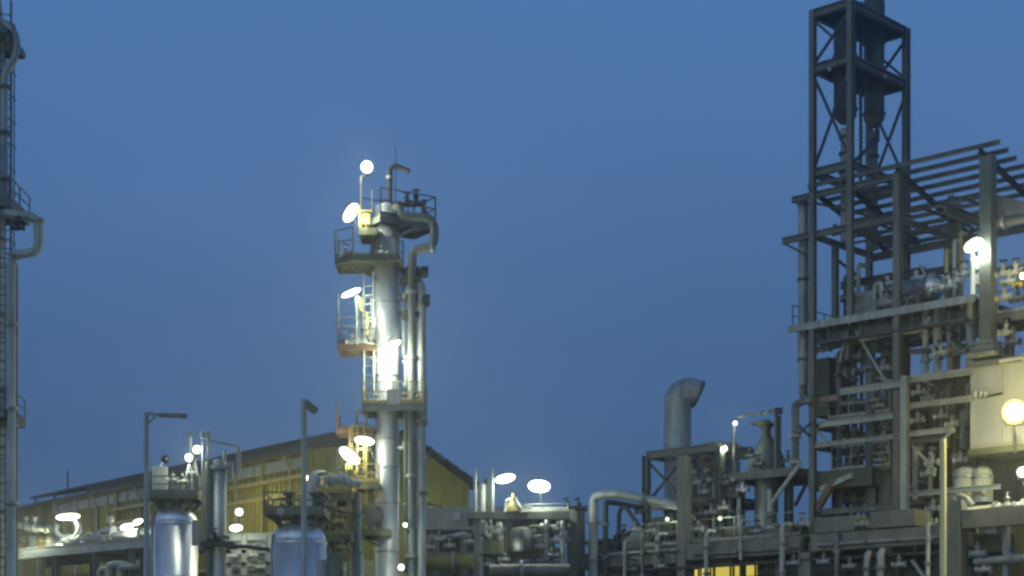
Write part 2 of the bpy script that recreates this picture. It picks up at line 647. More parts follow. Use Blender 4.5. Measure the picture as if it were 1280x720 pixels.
rk = thing('pipe_rack', 'green-grey steel pipe rack between the tallest column and the first bright drum', 'pipe rack', R0)
z_top = RKx(120, 690).z
z_low = RKx(120, 716).z
for px in (22, 70, 118, 163, 181):
    p = RKx(px, 700)
    MB().ibeam(V((p.x, p.y, 0)), V((p.x, p.y, z_top)), .34, .36, U).build('column', FRAME, rk)
    p = RKx(px, 700, 4)
    MB().ibeam(V((p.x, p.y, 0)), V((p.x, p.y, z_top)), .34, .36, U).build('column', FRAME, rk)
a1 = (RKx(10, 700) - R0).length
for b in (0, 4):
    MB().ibeam(RK(-.5, b, z_top + .25), RK(a1, b, z_top + .25), .3, .5).build('beam', PALE if b == 0 else FRAME, rk)
    MB().ibeam(RK(-.5, b, z_low - .2), RK(a1, b, z_low - .2), .28, .4).build('beam', FRAME, rk)
for a in (0.2, 2.2, 4.4, 6.4, 8.6):
    MB().ibeam(RK(a, .2, z_top + .2), RK(a, 3.8, z_top + .2), .2, .3).build('cross_beam', FRAME, rk)
MB().hexa([RK(-.3, .6, z_top + .505), RK(a1, .6, z_top + .505), RK(a1, 3.8, z_top + .505), RK(-.3, 3.8, z_top + .505)] + [RK(-.3, .6, z_top + .56), RK(a1, .6, z_top + .56), RK(a1, 3.8, z_top + .56), RK(-.3, 3.8, z_top + .56)]).build('deck', GREYCLAD, rk)
aw = (RKx(71, 700) - V((R0.x, R0.y, RKx(71, 700).z))).length
for i, (b, r, m) in enumerate(((.35, .16, PALE), (1.0, .24, ALU), (1.7, .15, GALV), (2.5, .3, ALU))):
    z = z_top + .57 + r
    pipe([RK(-.4, b, z), RK(a1 if i == 3 else aw, b, z)], r, ('pale nearest pipe lying on the west pipe rack', 'shiny insulated second pipe on the west pipe rack', 'thin third pipe on the west pipe rack', 'thick insulated rear pipe on the west pipe rack')[i],
         m, ((0, .15), (0, .45), (0, .8)), group='pipes on the west pipe rack')
for i, (px, r) in enumerate(((124, .14), (136, .17), (149, .14))):
    p = RKx(px, 716, -.55)
    z = (RKx(px, 712, -.55).z, RKx(px, 706, -.55).z, RKx(px, 709, -.55).z)[i]
    pipe([V((p.x, p.y, 0.1)), V((p.x, p.y, z)), V((p.x, p.y, z)) - U * (.75), V((p.x, p.y, z)) - U * .8 + N * 1.2], r,
         ('first bent riser pipe under the west pipe rack beam', 'middle and thickest bent riser pipe under the west pipe rack beam', 'third bent riser pipe under the west pipe rack beam')[i], PALE, ((0, .93),), group='bent risers under the west pipe rack')
# raised manifold with bright white header near the tallest column
z = RKx(50, 661).z
pipe([RKx(22, 657, 1.5), RKx(64, 662, 1.5)], .16, 'white header pipe with two stub caps near the tallest column', WHITE, ((0, .3), (0, .55), (0, .9)))
for px, lab in ((33, 'first stub nozzle standing on the white header pipe'), (44, 'second stub nozzle standing on the white header pipe')):
    p = RKx(px, 659, 1.5)
    mb = MB()
    mb.cyl(p, p + UP * .42, .09)
    mb.cyl(p + UP * .42, p + UP * .52, .16)
    tag(mb.build('stub_nozzle', WHITE), lab, 'nozzle', 'stub nozzles on the white header')
for i, px in enumerate((30, 41, 52, 63)):
    p = RKx(px, 689, 2.2)
    q = RKx(px, 671, 2.2)
    mb = MB()
    mb.lathe(p, [(.26, 0), (.26, (q - p).length * .86)] + dome(.26, (q - p).length * .86, .14), 18)
    t = thing('filter_vessel', ('first small pale filter vessel beside the tallest column', 'second small pale filter vessel, counted from the tallest column', 'third small pale filter vessel, counted from the tallest column', 'small pale filter vessel farthest from the tallest column')[i], 'vessel', p, 'small filter vessels on the west rack')
    mb.build('shell', (YEL, PALE, YEL, PALE)[i], t)
    mb = MB()
    mb.cyl(q - UP * .28, q - UP * .2, .33)
    mb.build('flange', GALV, t)
mb = MB()
p, q = RKx(20, 690.5, 1.6), RKx(66, 690.5, 1.6)
tag(mb.bar(p, q, 1.6, .28).build('equipment_plinth', PALE), 'pale plinth carrying the row of small filter vessels', 'plinth')
# looped pipework under the big tube light
pipe([RKx(72, 655, .6), RKx(70, 664, .6), RKx(78, 672, .6), RKx(94, 671, .6), RKx(99, 660, .6), RKx(96, 652, .6), RKx(92, 648, 1.2)], .11, 'white looped pipe under the large tube light', WHITE, ((2, .5),))
pipe([RKx(100, 655, .9), RKx(101, 667, .9), RKx(99, 690, .9)], .12, 'short white drop pipe beside the looped pipe', WHITE, ((1, .8),))
pipe([RKx(120, 676, .4), RKx(126, 664, .4), RKx(139, 662, .4), RKx(152, 660, .8)], .12, 'bent pale pipe behind the twin rack lights', PALE, ((1, .5),))
p = RKx(138, 663, .4)
t = thing('control_valve', 'white control valve with a tall actuator on the west rack', 'valve', p)
MB().lathe(p, [(.2, -.3), (.2, -.2), (.11, -.2), (.17, 0), (.11, .2), (.2, .2), (.2, .3)], 14, U).build('body', WHITE, t)
MB().lathe(p, [(.07, .1), (.07, .35), (.17, .36), (.17, .62), (.1, .7)], 14).build('actuator', PALE, t)
for px, py, b, lab in ((86, 678, .2, 'pale valve below the looped white pipe'), (112, 668, .2, 'pale valve between the looped pipe and the white control valve'), (128, 676, .1, 'pale valve under the white control valve'), (104, 679, .1, 'pale valve beside the short white drop pipe')):
    valve(RKx(px, py, b), U, .11, lab, PALE)
tube_lamp(RKx(70, 647, .2), RKx(100, 645, .2), RKx(97, 668, .9), 'largest tube light over the looped white pipe near the tallest column', 330, w=.34)
tube_lamp(RKx(151, 660, .2), RKx(166, 657, .2), RKx(160, 686, .4), 'tube light over the west rack, lower of the pair by the first lamp post', 260, w=.3)
tube_lamp(RKx(166, 655, 1.4), RKx(178, 650, 1.4), RKx(172, 686, 1.4), 'tube light over the west rack, upper of the pair by the first lamp post', 200, w=.26)
flood(RKx(17, 679, -.6), V((.25, -1, -.2)), .17, RKx(17, 690, -.3), 'small round light at the foot of the tallest column', 220)
light(RKx(44, 676, .9), 130, (1, .97, .5), .2)
flood(RKx(16, 717, -.6), V((.2, -1, -.2)), .12, RKx(16, 730, -.3), 'tiny yellowish light at the bottom beside the tallest column', 90, WARM, LAMPY)
# ================================================================== TWO DRUMS with platforms
def drum(px, D, rpx, ytop, ydk, label, deckpx, lit=None):
    r = rpx / FPX * D
    c = W(px, 865, D)
    c.z = 0
    t = thing('vertical_drum', label, 'vessel', c, 'shiny vertical drums')
    zt = W(px, ytop, D).z
    hh = r * .78
    MB().lathe(c, [(r, 0), (r, zt - hh)] + dome(r, zt - hh, hh), 40).build('shell', STEEL, t)
    for z in (zt - hh - .03, zt - hh - 1.9, zt - hh - 3.8):
        MB().lathe(V((c.x, c.y, z)), [(r + .006, -.025), (r + .012, 0), (r + .006, .025)], 40).build('cladding_band', STEEL, t)
    zd = W(px, ydk, D).z
    x0, x1 = W(deckpx[0], 0, D).x, W(deckpx[1], 0, D).x
    platform([(x0, D - r * 1.05), (x1, D - r * 1.05), (x1, D + r * 1.2), (x0, D + r * 1.2)], zd, t, DECK, (0, 1, 2, 3, 4), FRAME, h=.6, edge=.12)
    mb = MB()
    for sx in (x0 + .12, x1 - .12):
        for sy in (-r * .9, r):
            mb.bar(V((c.x + (sx - c.x) * .45, D + sy * .5, zt - hh * .5)), V((sx, D + sy, zd - .1)), .1)
    mb.cyl(V((c.x, c.y, zt - .03)), V((c.x, c.y, zd + .1)), .2)
    mb.build('deck_bracket', FRAME, t)
    return t, c, r, zd


t, c, r, zd = drum(220, 62, 27, 633, 620, 'shiny vertical drum below the black ball float', (188, 252))
mb = MB()
mb.tube([W(193, 640, 60.9), W(190, 665, 60.9), V((W(190, 0, 60.9).x, 60.9, .2))], .05, 8)
mb.build('drain_line', PALE, t)
mb = MB()
mb.bar(W(244, 650, 61.0), W(244, 682, 61.0), .22, .12, V((0, -1, 0)))
mb.build('sight_glass', WHITE, t)
t2, c2, r2, zd2 = drum(373, 61, 35, 651, 641, 'wider shiny vertical drum beside the yellow access tower', (335, 408))
mb = MB()
mb.tube([W(342, 668, 59.8), W(339, 690, 59.8), V((W(339, 0, 59.8).x, 59.8, .2))], .05, 8)
mb.build('drain_line', PALE, t2)
mb = MB()
mb.cyl(W(402, 700, 59.7), V((W(402, 0, 59.7).x, 59.7, 0)), .17)
mb.tube([W(417, 690, 60), V((W(417, 0, 60).x, 60, 0))], .16)
mb.build('downcomer', PALE, t2)

# slim column between the drums
D = 61
c = W(274, 865, D)
c.z = 0
t = thing('slim_column', 'slim grey-green column with a davit arm between the two drums', 'column', c)
zt = W(274, 578, D).z
MB().lathe(c, [(.25, 0), (.25, zt)] + dome(.25, zt, .12), 22).build('shell', PALE, t)
for py in (585, 672):
    z = W(0, py, D).z
    MB().lathe(V((c.x, c.y, z)), [(.36, -.07), (.36, .07)], 22).build('flange', GALV, t)
z = W(0, 676, D).z
platform([(c.x - .5, D - .55), (c.x + .5, D - .55), (c.x + .5, D + .5), (c.x - .5, D + .5)], W(0, 678, D).z, t, DARK, None, joists=False, edge=.14)
mb = MB()
mb.cyl(W(254, 550, D), W(254, 680, D), .05)
mb.cyl(W(253.5, 548, D), W(253.5, 539, D), .08)
mb.cyl(W(261, 575, D), W(261, 545, D), .05)
mb.cyl(W(261, 548, D), W(261, 540, D), .09)
mb.bar(W(262, 551, D), W(298, 558, D), .08, .06)
mb.cyl(W(298, 592, D), W(298, 558, D), .075)
mb.cyl(W(281, 600, D), W(281, 563, D), .06)
mb.cyl(W(288, 600, D), W(288, 577, D), .09)
mb.build('davit', GALV, t)
mb = MB()
mb.cyl(W(262, 577, D - .1), W(262, 720, D - .1), .14)
mb.build('side_pipe', FRAME, t)
p = W(268, 674, D - .5)
valve(p, V((1, 0, 0)), .12, 'dark valve clamped low on the slim column between the drums', BLACK)
pipe([W(285, 683, D - .2), W(305, 683, D), W(336, 687, D + .5)], .07, 'thin dark pipe running from the slim column to the wider drum', DARK)

# masts, ball float and twin lights on top of the first drum
p = W(207, 574, 62)
t = thing('ball_float', 'black ball on a short green mast above the first shiny drum', 'signal ball', W(200, 606, 62))
MB().sphere(p, .15, 18).build('ball', BLACK, t)
mb = MB()
mb.tube([p, W(201, 580, 62), W(199, 592, 62), W(199, 611, 62)], .05, 8)
mb.build('mast', PALE, t)
mb = MB()
mb.box(W(200, 602, 62), .5, .35, 1.05)
tag(mb.build('instrument_cabinet', GALV), 'grey instrument cabinet standing under the black ball', 'cabinet')
p, q = W(237, 572, 61.6), W(246, 562, 61.6)
t = thing('lamp_mast', 'slim mast on the first drum deck that carries two round white lights', 'mast', W(240, 611, 61.8))
mb = MB()
mb.bar(W(228, 611, 61.8), W(241, 566, 61.8), .07)
mb.bar(W(250, 611, 61.8), W(241, 566, 61.8), .07)
mb.bar(W(240, 611, 61.8), W(238, 541, 61.8), .06)
mb.bar(W(232, 590, 61.8), W(247, 590, 61.8), .05)
mb.build('frame', GALV, t)
MB().cyl(W(238, 546, 61.8), W(238, 540, 61.8), .09).build('finial', DARK, t)
flood(p, V((-.35, -1, -.1)), .15, W(239, 585, 61.8), 'lower of the twin round white lights on the first drum', 170)
flood(q, V((.2, -1, -.1)), .15, W(243, 578, 61.8), 'upper of the twin round white lights on the first drum', 170)
for px, py, lab in ((216, 600, 'first small valve on the deck of the first shiny drum'), (228, 602, 'second small valve on the deck of the first shiny drum')):
    valve(W(px, py, 61.4), V((1, 0, 0)), .1, lab, PALE)
# pieces on the wider drum deck
for px, py, lab in ((352, 640, 'white round valve at the edge of the wider drum'),):
    valve(W(px, py, 60.2), V((0, 1, 0)), .15, lab, WHITE)
for px, lab in ((361, 'dark nozzle on the wider drum deck nearest the slim column'), (395, 'dark nozzle on the wider drum deck nearest the access tower')):
    mb = MB()
    p = W(px, 634, 61)
    mb.cyl(p, p + UP * .4, .12)
    mb.cyl(p + UP * .4, p + UP * .5, .22)
    tag(mb.build('deck_nozzle', DARK), lab, 'nozzle', 'dark nozzles on the wider drum')

# ================================================================== LAMP POSTS (unlit)
D = 54
b = W(183, 865, D)
b.z = 0
t = thing('lamp_post', 'unlit lamp post with one long flat arm beside the first drum', 'lamp post', b, 'lamp posts')
MB().lathe(b, [(.16, 0), (.16, .06), (.11, .08), (.075, W(0, 516, D).z)], 16).build('pole', GALV, t)
mb = MB()
mb.bar(W(181, 517, D), W(205, 519, D), .09)
mb.bar(W(186, 529, D), W(195, 519, D), .06)
mb.build('arm', GALV, t)
MB().hexa([W(198, 521.5, D - .12), W(234, 523.5, D - .12), W(234, 523.5, D + .12), W(198, 521.5, D + .12), W(198, 516, D - .12), W(234, 517, D - .12), W(234, 517, D + .12), W(198, 516, D + .12)]).build('lantern', FRAME, t)
D = 52
b = W(380, 865, D)
b.z = 0
t = thing('lamp_post', 'unlit lamp post with a small folded lantern before the wider drum', 'lamp post', b, 'lamp posts')
MB().lathe(b, [(.17, 0), (.17, .06), (.11, .08), (.08, W(0, 499, D).z)], 16).build('pole', PALE, t)
mb = MB()
mb.bar(W(381, 503, D), W(396, 515, D), .22, .1, V((0, -1, 0)))
mb.build('lantern', FRAME, t)
MB().bar(W(381, 505, D), W(388, 516, D), .05).build('lantern_stay', PALE, t)
D = 67.3
b = W(1179, 865, D)
b.z = 0
t = thing('lamp_post', 'pale yellow-lit lamp post in front of the steel process frame', 'lamp post', b, 'lamp posts')
MB().lathe(b, [(.2, 0), (.2, .06), (.15, .08), (.115, W(0, 549, D).z)], 16).build('pole', LEMON, t)
MB().tube([W(1179, 551, D), W(1181, 546, D), W(1189, 539, D)], .07, 8).build('arm', PALE, t)
MB().bar(W(1183, 545, D + .02), W(1193, 537, D + .02), .2, .11).build('lantern', GALV, t)

# ================================================================== LIT RACK between the drums
RD2 = 74
rk2 = thing('pipe_rack', 'lit pale steel rack of stacked pipe tiers between the two drums', 'pipe rack', V((W(312, 0, RD2).x, RD2, 0)))
for px in (286, 305, 336):
    for dd in (0, 3):
        p = W(px, 700, RD2 + dd)
        MB().ibeam(V((p.x, p.y, 0)), V((p.x, p.y, W(0, 668, RD2).z)), .26, .26, V((1, 0, 0))).build('column', PALE, rk2)
for py in (672, 690, 706, 722):
    for dd in (0, 3):
        MB().ibeam(W(280, py, RD2 + dd) if dd == 0 else V((W(278, 0, RD2).x, RD2 + 3, W(0, py, RD2).z)), W(342, py - 2, RD2) if dd == 0 else V((W(342, 0, RD2).x, RD2 + 3, W(0, py, RD2).z)), .18, .3 if py == 672 else .2).build('beam', PALE, rk2)
k = 0
names3 = ('top tier', 'second tier', 'third tier')
for tier, py in enumerate((683, 698, 713)):
    for j, dd in enumerate((.6, 1.5, 2.3)):
        z = W(0, py + 4, RD2).z
        r = (.12, .17, .1)[j]
        pipe([V((W(276, 0, RD2).x, RD2 + dd, z + r)), V((W(346, 0, RD2).x, RD2 + dd, z + r))], r,
             ('nearest pipe', 'thick middle pipe', 'rear pipe')[j] + ' on the ' + names3[tier] + ' of the lit rack between the drums', (PALE, ALU, GALV)[j], ((0, .3), (0, .62)), group='pipes in the lit rack between the drums')
flood(W(299, 640, 76.5), V((.1, -1, -.2)), .17, W(299, 664, 77), 'small round yellowish light above the lit rack between the drums', 190, (1, .95, .5))
light(W(345, 625, 96), 430, (1, .93, .2), .4)
light(W(272, 645, 103), 260, (1, .88, .3), .4)
tube_lamp(W(287, 660.5, 72.5), W(303, 659.5, 72.5), W(304, 668, RD2), 'short tube light on the top beam of the lit rack between the drums', 200, w=.3)
for px, py, lab in ((316, 694, 'first pale valve between the tiers of the lit rack'), (325, 709, 'second pale valve between the tiers of the lit rack'), (291, 695, 'third pale valve between the tiers of the lit rack')):
    valve(W(px, py, RD2 - .5), V((1, 0, 0)), .12, lab, PALE)

# ================================================================== YELLOW ACCESS TOWER beside the main column
AD = 66
at = thing('access_tower', 'yellow scaffold-like access tower crowded with pipes beside the main column', 'tower', V((W(410, 0, AD).x, AD, 0)))
zt = W(0, 588, AD).z
for px in (389, 436):
    for dd in (0, 2.2):
        p = W(px, 0, AD)
        MB().bar(V((p.x, AD + dd, 0)), V((p.x, AD + dd, zt)), .12, .12, V((0, 1, 0))).build('column', YEL, at)
for py in (592, 616, 640, 668, 694):
    z = W(0, py, AD).z
    x0, x1 = W(386, 0, AD).x, W(439, 0, AD).x
    if py in (616, 668):
        platform([(x0, AD - .1), (x1, AD - .1), (x1, AD + 2.3), (x0, AD + 2.3)], z, at, DECK, (0, 1, 2), YEL, h=.85)
    else:
        for y_ in (AD, AD + 2.2):
            MB().bar(V((x0, y_, z)), V((x1, y_, z)), .1, .14).build('beam', YEL, at)
for (pa, qa) in (((389, 640), (436, 618)), ((436, 668), (389, 642)), ((389, 720), (436, 694))):
    MB().bar(W(*pa, AD - .07), W(*qa, AD - .07), .06).build('brace', YEL, at)
pipe([W(402, 597, AD + .6), W(402, 593, AD + .6), W(390, 596, AD - .5), W(389, 625, AD - .5), V((W(389, 0, AD - .5).x, AD - .5, .3))], .2, 'white pipe with a bright hooked top on the yellow access tower', WHITE, ((3, .05), (3, .3)))
pipe([W(405, 600, AD - .4), W(432, 598, AD - .4), W(436, 604, AD - .4), W(446, 604, AD + .5)], .17, 'bright white horizontal pipe across the top of the access tower', WHITE, ((0, .3), (0, .8)))
for i, (px, r, y0) in enumerate(((398, .09, 630), (407, .12, 622), (416, .08, 626), (425, .13, 640), (446, .16, 615))):
    pipe([W(px, y0, AD + .9), V((W(px, 0, AD + .9).x, AD + .9, .2))], r, ('thinnest yellow riser at the outer side of the access tower', 'second riser inside the yellow access tower', 'third thin riser inside the yellow access tower', 'fourth thick riser inside the yellow access tower', 'white riser between the access tower and the main column')[i], (YEL, PALE, YEL, PALE, WHITE)[i], ((0, .1), (0, .25), (0, .5)), group='risers in the access tower')
for px, py, lab in ((399, 607, 'valve under the hooked white pipe on the access tower'), (412, 631, 'valve at mid height on the access tower'), (422, 652, 'valve below the middle deck of the access tower'), (401, 680, 'low valve on the access tower near the wider drum'), (428, 684, 'low valve on the access tower near the main column'), (416, 708, 'lowest valve on the access tower')):
    valve(W(px, py, AD - .3), V((1, 0, 0)), .14, lab, (YEL, PALE)[px % 2], group='valves on the access tower')
# ================================================================== MAIN COLUMN
D = 70.0
cx = W(484, 0, D).x
c = V((cx, D, 0))
mc = thing('distillation_column', 'main lit column with stacked platforms rising in the middle of the plant', 'column', c)


def Q(px, py, dd=0.0):
    return W(px, py, D + dd)


def X(px):
    return W(px, 0, D).x


zt = Q(0, 262).z
z1 = Q(0, 428).z
z2 = Q(0, 515).z
r1, r2, r3 = .50, .47, .44
MB().lathe(c, [(.75, 0), (.75, 1.8), (r2, 2.4), (r2, z1 - .5), (r1, z1), (r1, zt)] + dome(r1, zt, .28), 40).build('shell', DULL, mc)
for py in (300, 380, 470, 550, 585, 630, 690):
    z = Q(0, py).z
    MB().lathe(V((c.x, c.y, z)), [(r1 + .008, -.03), (r1 + .015, 0), (r1 + .008, .03)], 40).build('insulation_band', GALV, mc)
# top platform, corner towards the viewer
a30 = math.radians(33)
ex, ey = V((math.cos(a30), math.sin(a30), 0)), V((-math.sin(a30), math.cos(a30), 0))
zc = Q(0, 277).z


def rect(cc, e1, e2, a0, a1, b0, b1):
    return [xy(cc + e1 * a0 + e2 * b0), xy(cc + e1 * a1 + e2 * b0), xy(cc + e1 * a1 + e2 * b1), xy(cc + e1 * a0 + e2 * b1)]


platform(rect(c, ex, ey, -.75, 1.75, -.8, .9), zc, mc, FRAME, (0, 1, 2, 3), DARK, h=1.05)
# second platform (upper lit one)
z = Q(0, 327).z
platform([(X(421), D - .6), (X(445), D - 1.25), (X(502), D - 1.25), (X(502), D + .9), (X(421), D + .9)], z, mc, DECK, (3, 4, 0, 1), FRAME, h=1.05)
# bracket landing
platform([(X(452), D - .9), (X(474), D - .9), (X(474), D + .6), (X(452), D + .6)], Q(0, 292).z, mc, DECK, (3, 0), YEL, h=.9, joists=False)
# third
z = Q(0, 434).z
platform([(X(425), D - .85), (X(472), D - .85), (X(472), D + .6), (X(425), D + .6)], z, mc, RUST, (2, 3, 0, 1), FRAME, h=1.0)
MB().bar(V((X(425), D - .8, z)), V((X(425), D - .8, Q(0, 372).z)), .05).build('stanchion', DARK, mc)
# fourth, wide
z = Q(0, 510).z
platform([(X(456), D - 1.1), (X(532), D - 1.1), (X(532), D + .8), (X(456), D + .8)], z, mc, FRAME, (0, 1, 2, 3, 4), YEL, h=.85)
# fifth, small rusty
z = Q(0, 536).z
platform([(X(423), D - .7), (X(470), D - .7), (X(470), D + .5), (X(423), D + .5)], z, mc, RUST, (3, 0), RUST, h=.55, joists=False)
MB().bar(V((X(424), D - .65, z)), V((X(424), D - .65, Q(0, 506).z)), .06).build('stanchion', RUST, mc)
# sixth and seventh
z = Q(0, 606).z
platform([(X(436), D - 1), (X(476), D - 1), (X(476), D + .8), (X(436), D + .8)], z, mc, DECK, (3, 0, 1), YEL, h=.7)
z = Q(0, 664).z
platform([(X(430), D - 1.1), (X(490), D - 1.1), (X(490), D + .8), (X(430), D + .8)], z, mc, DECK, (3, 0), YEL, h=.8)
# brackets below decks
mb = MB()
for px, py, py2 in ((430, 331, 350), (440, 331, 352), (436, 437, 452), (445, 513, 524), (520, 513, 530), (465, 609, 622), (445, 667, 682), (525, 281, 300)):
    mb.bar(Q(px, py, -.3), V((cx + (-.4 if px < 484 else .4), D - .3, Q(0, py2).z)), .08)
mb.build('deck_bracket', FRAME, mc)
ladder(Q(461, 505, -.55), Q(461, 340, -.55), V((-.5, -1, 0)), mc, PALE)
ladder(Q(452, 665, -.55), Q(452, 512, -.55), V((-.5, -1, 0)), mc, YEL)
ladder(Q(447, 860, -.55), Q(447, 668, -.55), V((-.5, -1, 0)), mc, PALE)
# nozzles
for px, py in ((472, 420), (497, 372), (499, 560), (470, 655)):
    sg = -1 if px < 484 else 1
    p = Q(484, py, 0)
    mb = MB()
    mb.cyl(p + V((sg * .4, -.1, 0)), p + V((sg * .75, -.25, 0)), .13)
    mb.cyl(p + V((sg * .72, -.24, 0)), p + V((sg * .8, -.27, 0)), .22)
    mb.build('nozzle', GALV, mc)
mb = MB()
p = Q(484, 645, -.1)
mb.lathe(p + V((-.35, -.35, 0)), [(.36, 0), (.36, .35), (.44, .35), (.44, .47)], 20, V((-.7, -.7, 0)))
mb.build('manway', FRAME, mc)

# vent, mast and pipework of the column
pipe([Q(487, 262, -.3), Q(487, 209, -.3), Q(497, 208, -.3), Q(512, 215, -.3)], .105, 'dark swan-neck vent pipe on top of the main column', DARK, ((0, .1), (0, .75)), bend=3)
t = thing('lightning_rod', 'thin lightning mast on the very top of the main column', 'mast', Q(494.5, 275, .4))
MB().cyl(Q(494.5, 275, .4), Q(494.5, 183, .4), .028, .014, 8).build('rod', DARK, t)
MB().cyl(Q(494.5, 210, .4), Q(494.5, 204, .4), .05).build('joint', DARK, t)
pipe([Q(490, 262, -.1), Q(500, 257, -.6), Q(500, 270, -.9), Q(537, 272, -.9), Q(543, 282, -.9), Q(543, 308, -.9), Q(516, 313, -.7), Q(515, 330, -.6), V((X(515), D - .6, .3))], .17,
     'large overhead vapour pipe with a square bend down the side of the main column', FRAME, ((5, .1), (7, .06), (7, .2), (7, .45), (7, .62)))
pipe([Q(490, 352, .1), Q(522, 350, -.5), Q(527, 360, -.5), V((X(527), D - .5, .3))], .18, 'second tall pale downpipe beside the main column', GALV, ((2, .04), (2, .3), (2, .46)))
pipe([Q(504, 335, .2), V((X(504), D + .2, Q(0, 445).z)), Q(514, 447, -.3)], .08, 'thin pale bypass pipe between the main column and its downpipes', PALE)
for i, py in enumerate((338, 352, 372, 392)):
    mb = MB()
    a, b = Q(500, py, -.3), Q((531, 522, 533, 520)[i], py + (2, -2, 3, 4)[i], -.5)
    mb.bar(a, b + V((.12, 0, 0)), .2, .2)
    mb.cyl(b - V((.16, 0, 0)), b + V((.14, 0, 0)), .22)
    mb.cyl((a + b) / 2 - UP * .16, (a + b) / 2 + UP * .16, .27)
    tag(mb.build('pipe_clamp', BLACK), ('topmost dark pipe clamp beside the main column', 'second dark pipe clamp beside the main column, just under the topmost', 'third and widest dark pipe clamp beside the main column', 'lowest dark pipe clamp of the four beside the main column')[i], 'clamp', 'pipe clamps on the main column')
for i, py in enumerate((524, 530)):
    mb = MB()
    mb.bar(Q(494, py, -.2), Q(533, py + 1, -.6), .1, .12)
    tag(mb.build('pipe_clamp', FRAME), ('upper flat clamp below the wide middle platform of the main column', 'lower flat clamp below the wide middle platform of the main column')[i], 'clamp', 'pipe clamps on the main column')
# drums and bits on the top deck
p = Q(522, 268, -.6)
valve(Q(508, 255, -.7), V((1, 0, 0)), .15, 'dark relief valve in the middle of the top deck of the main column', DARK)
valve(Q(520, 254, -.4), V((1, .3, 0)), .17, 'dark relief valve at the outer end of the top deck of the main column', DARK)
valve(Q(530, 262, -.4), V((0, 1, 0)), .12, 'small reddish valve at the corner of the top deck of the main column', RUST)
mb = MB()
p = Q(458, 292, -.5)
mb.box(p + UP * .55, .32, .3, .42)
mb.bar(p, p + UP * .35, .12)
mb.box(p + UP * .86, .5, .42, .05)
tag(mb.build('junction_box', YEL), 'yellow junction box beside the brightest lamp of the main column', 'junction box')
pipe([Q(451, 268, -.3), Q(451, 292, -.3), Q(466, 298, -.3), Q(466, 327, -.3)], .07, 'thin yellow conduit under the bright lamps of the main column', YEL)
mb = MB()
mb.tube([Q(452, 372, -.5), Q(451, 388, -.5), Q(459, 392, -.5), Q(459, 420, -.5)], .06)
tag(mb.build('process_pipe', YEL), 'yellow lit conduit beside the third platform of the main column', 'pipe')

pipe([Q(505, 452, -.2), Q(508, 452, -.5), V((X(508), D - .5, Q(0, 600).z)), V((X(508), D - .5, .3))], .09, 'slim third downpipe squeezed between the main column and its two big downpipes', FRAME, ((1, .2), (1, .7), (2, .1)))
for px, py, m_, lab in ((432, 318, GALV, 'small valve at the rail of the second platform of the main column'), (478, 316, GALV, 'small valve beside the shell on the second platform of the main column'), (440, 427, PALE, 'lit valve on the third platform of the main column'), (455, 425, PALE, 'lit valve beside the ladder on the third platform of the main column'),
                        (470, 502, PALE, 'lit valve at the shell on the wide middle platform'), (505, 500, YEL, 'yellow valve at the downpipes on the wide middle platform'), (522, 503, YEL, 'yellow valve at the outer end of the wide middle platform'), (466, 600, YEL, 'yellow valve on the small olive platform under the slanting tube light'), (442, 655, PALE, 'pale valve on the lowest platform of the main column')):
    valve(Q(px, py, -.85), V((1, 0, 0)), .13, lab, m_)
mb = MB()
mb.box(Q(492, 497, -1.0), .5, .3, .6)
tag(mb.build('instrument_cabinet', GALV), 'grey instrument cabinet on the wide middle platform of the main column', 'cabinet')
# lamps on the main column
p = Q(458.5, 209, -.4)
t = flood(p, V((.05, -1, -.12)), .26, Q(452, 222, -.3), 'highest round light on a thin pole above the main column', 220)
mb = MB()
mb.cyl(Q(450.5, 290, -.3), Q(451, 222, -.3), .045)
mb.tube([Q(451, 222, -.3), Q(455, 218, -.3)], .04)
mb.cyl(Q(465, 275, -.3), Q(465, 238, -.3), .03)
mb.build('pole', GALV, t)
tube_lamp(Q(431, 277, -.9), Q(446, 255, -.9), Q(450, 285, -.3), 'big bright lamp at the top of the main column above the second platform', 420, w=.46)
tube_lamp(Q(427, 371, -.8), Q(451, 361, -.8), Q(452, 373, -.5), 'slanting tube light over the third platform of the main column', 300, w=.24)
tube_lamp(Q(473, 439, -1.05), Q(501, 426, -1.05), Q(492, 420, -.4), 'tube light that lights the main column shell from close by', 900, w=.28)
light(Q(478, 452, -1.0), 160, COOL, .2)
light(Q(463, 400, -.9), 70, COOL, .2)
tube_lamp(Q(443, 549, -.9), Q(468, 553, -.9), Q(468, 575, -.4), 'short level tube light below the small rusty platform', 330, w=.34)
tube_lamp(Q(425, 560, -1.1), Q(449, 579, -1.1), Q(450, 590, -.5), 'steep slanting tube light next to the yellow access tower', 420, w=.46)
flood(Q(507, 656, -1.2), V((-.3, -1, -.2)), .09, Q(512, 668, -.6), 'small light beside the downpipes low on the main column', 70)
flood(Q(502, 709, -1.2), V((-.3, -1, -.2)), .13, Q(512, 716, -.6), 'lowest small light at the foot of the main column', 90)
flood(Q(383, 600, -3.2), V((.4, -1, -.3)), .2, Q(388, 610, -3.6), 'warm light on the outer post of the yellow access tower', 620, WARM, LAMPW)
# ================================================================== MIDDLE: annex, deck, light masts
AX = 92


def slab(px0, px1, py0, py1, D0, depth, mb=None, D1=None):
    """a block whose front face spans the given bearings, D0..D1 deep at its two ends"""
    mb = mb or MB()
    D1 = D1 or D0
    a, b = W(px0, py0, D0), W(px1, py0, D1)
    zt_, zb = W(px0, py0, D0).z, W(px0, py1, D0).z
    zt2 = W(px1, py0, D1).z
    k = V((0, depth, 0))
    a.z = b.z = 0
    mb.hexa([a + UP * zb, b + UP * zb, b + k + UP * zb, a + k + UP * zb, a + UP * zt_, b + UP * zt2, b + k + UP * zt2, a + k + UP * zt_])
    return mb


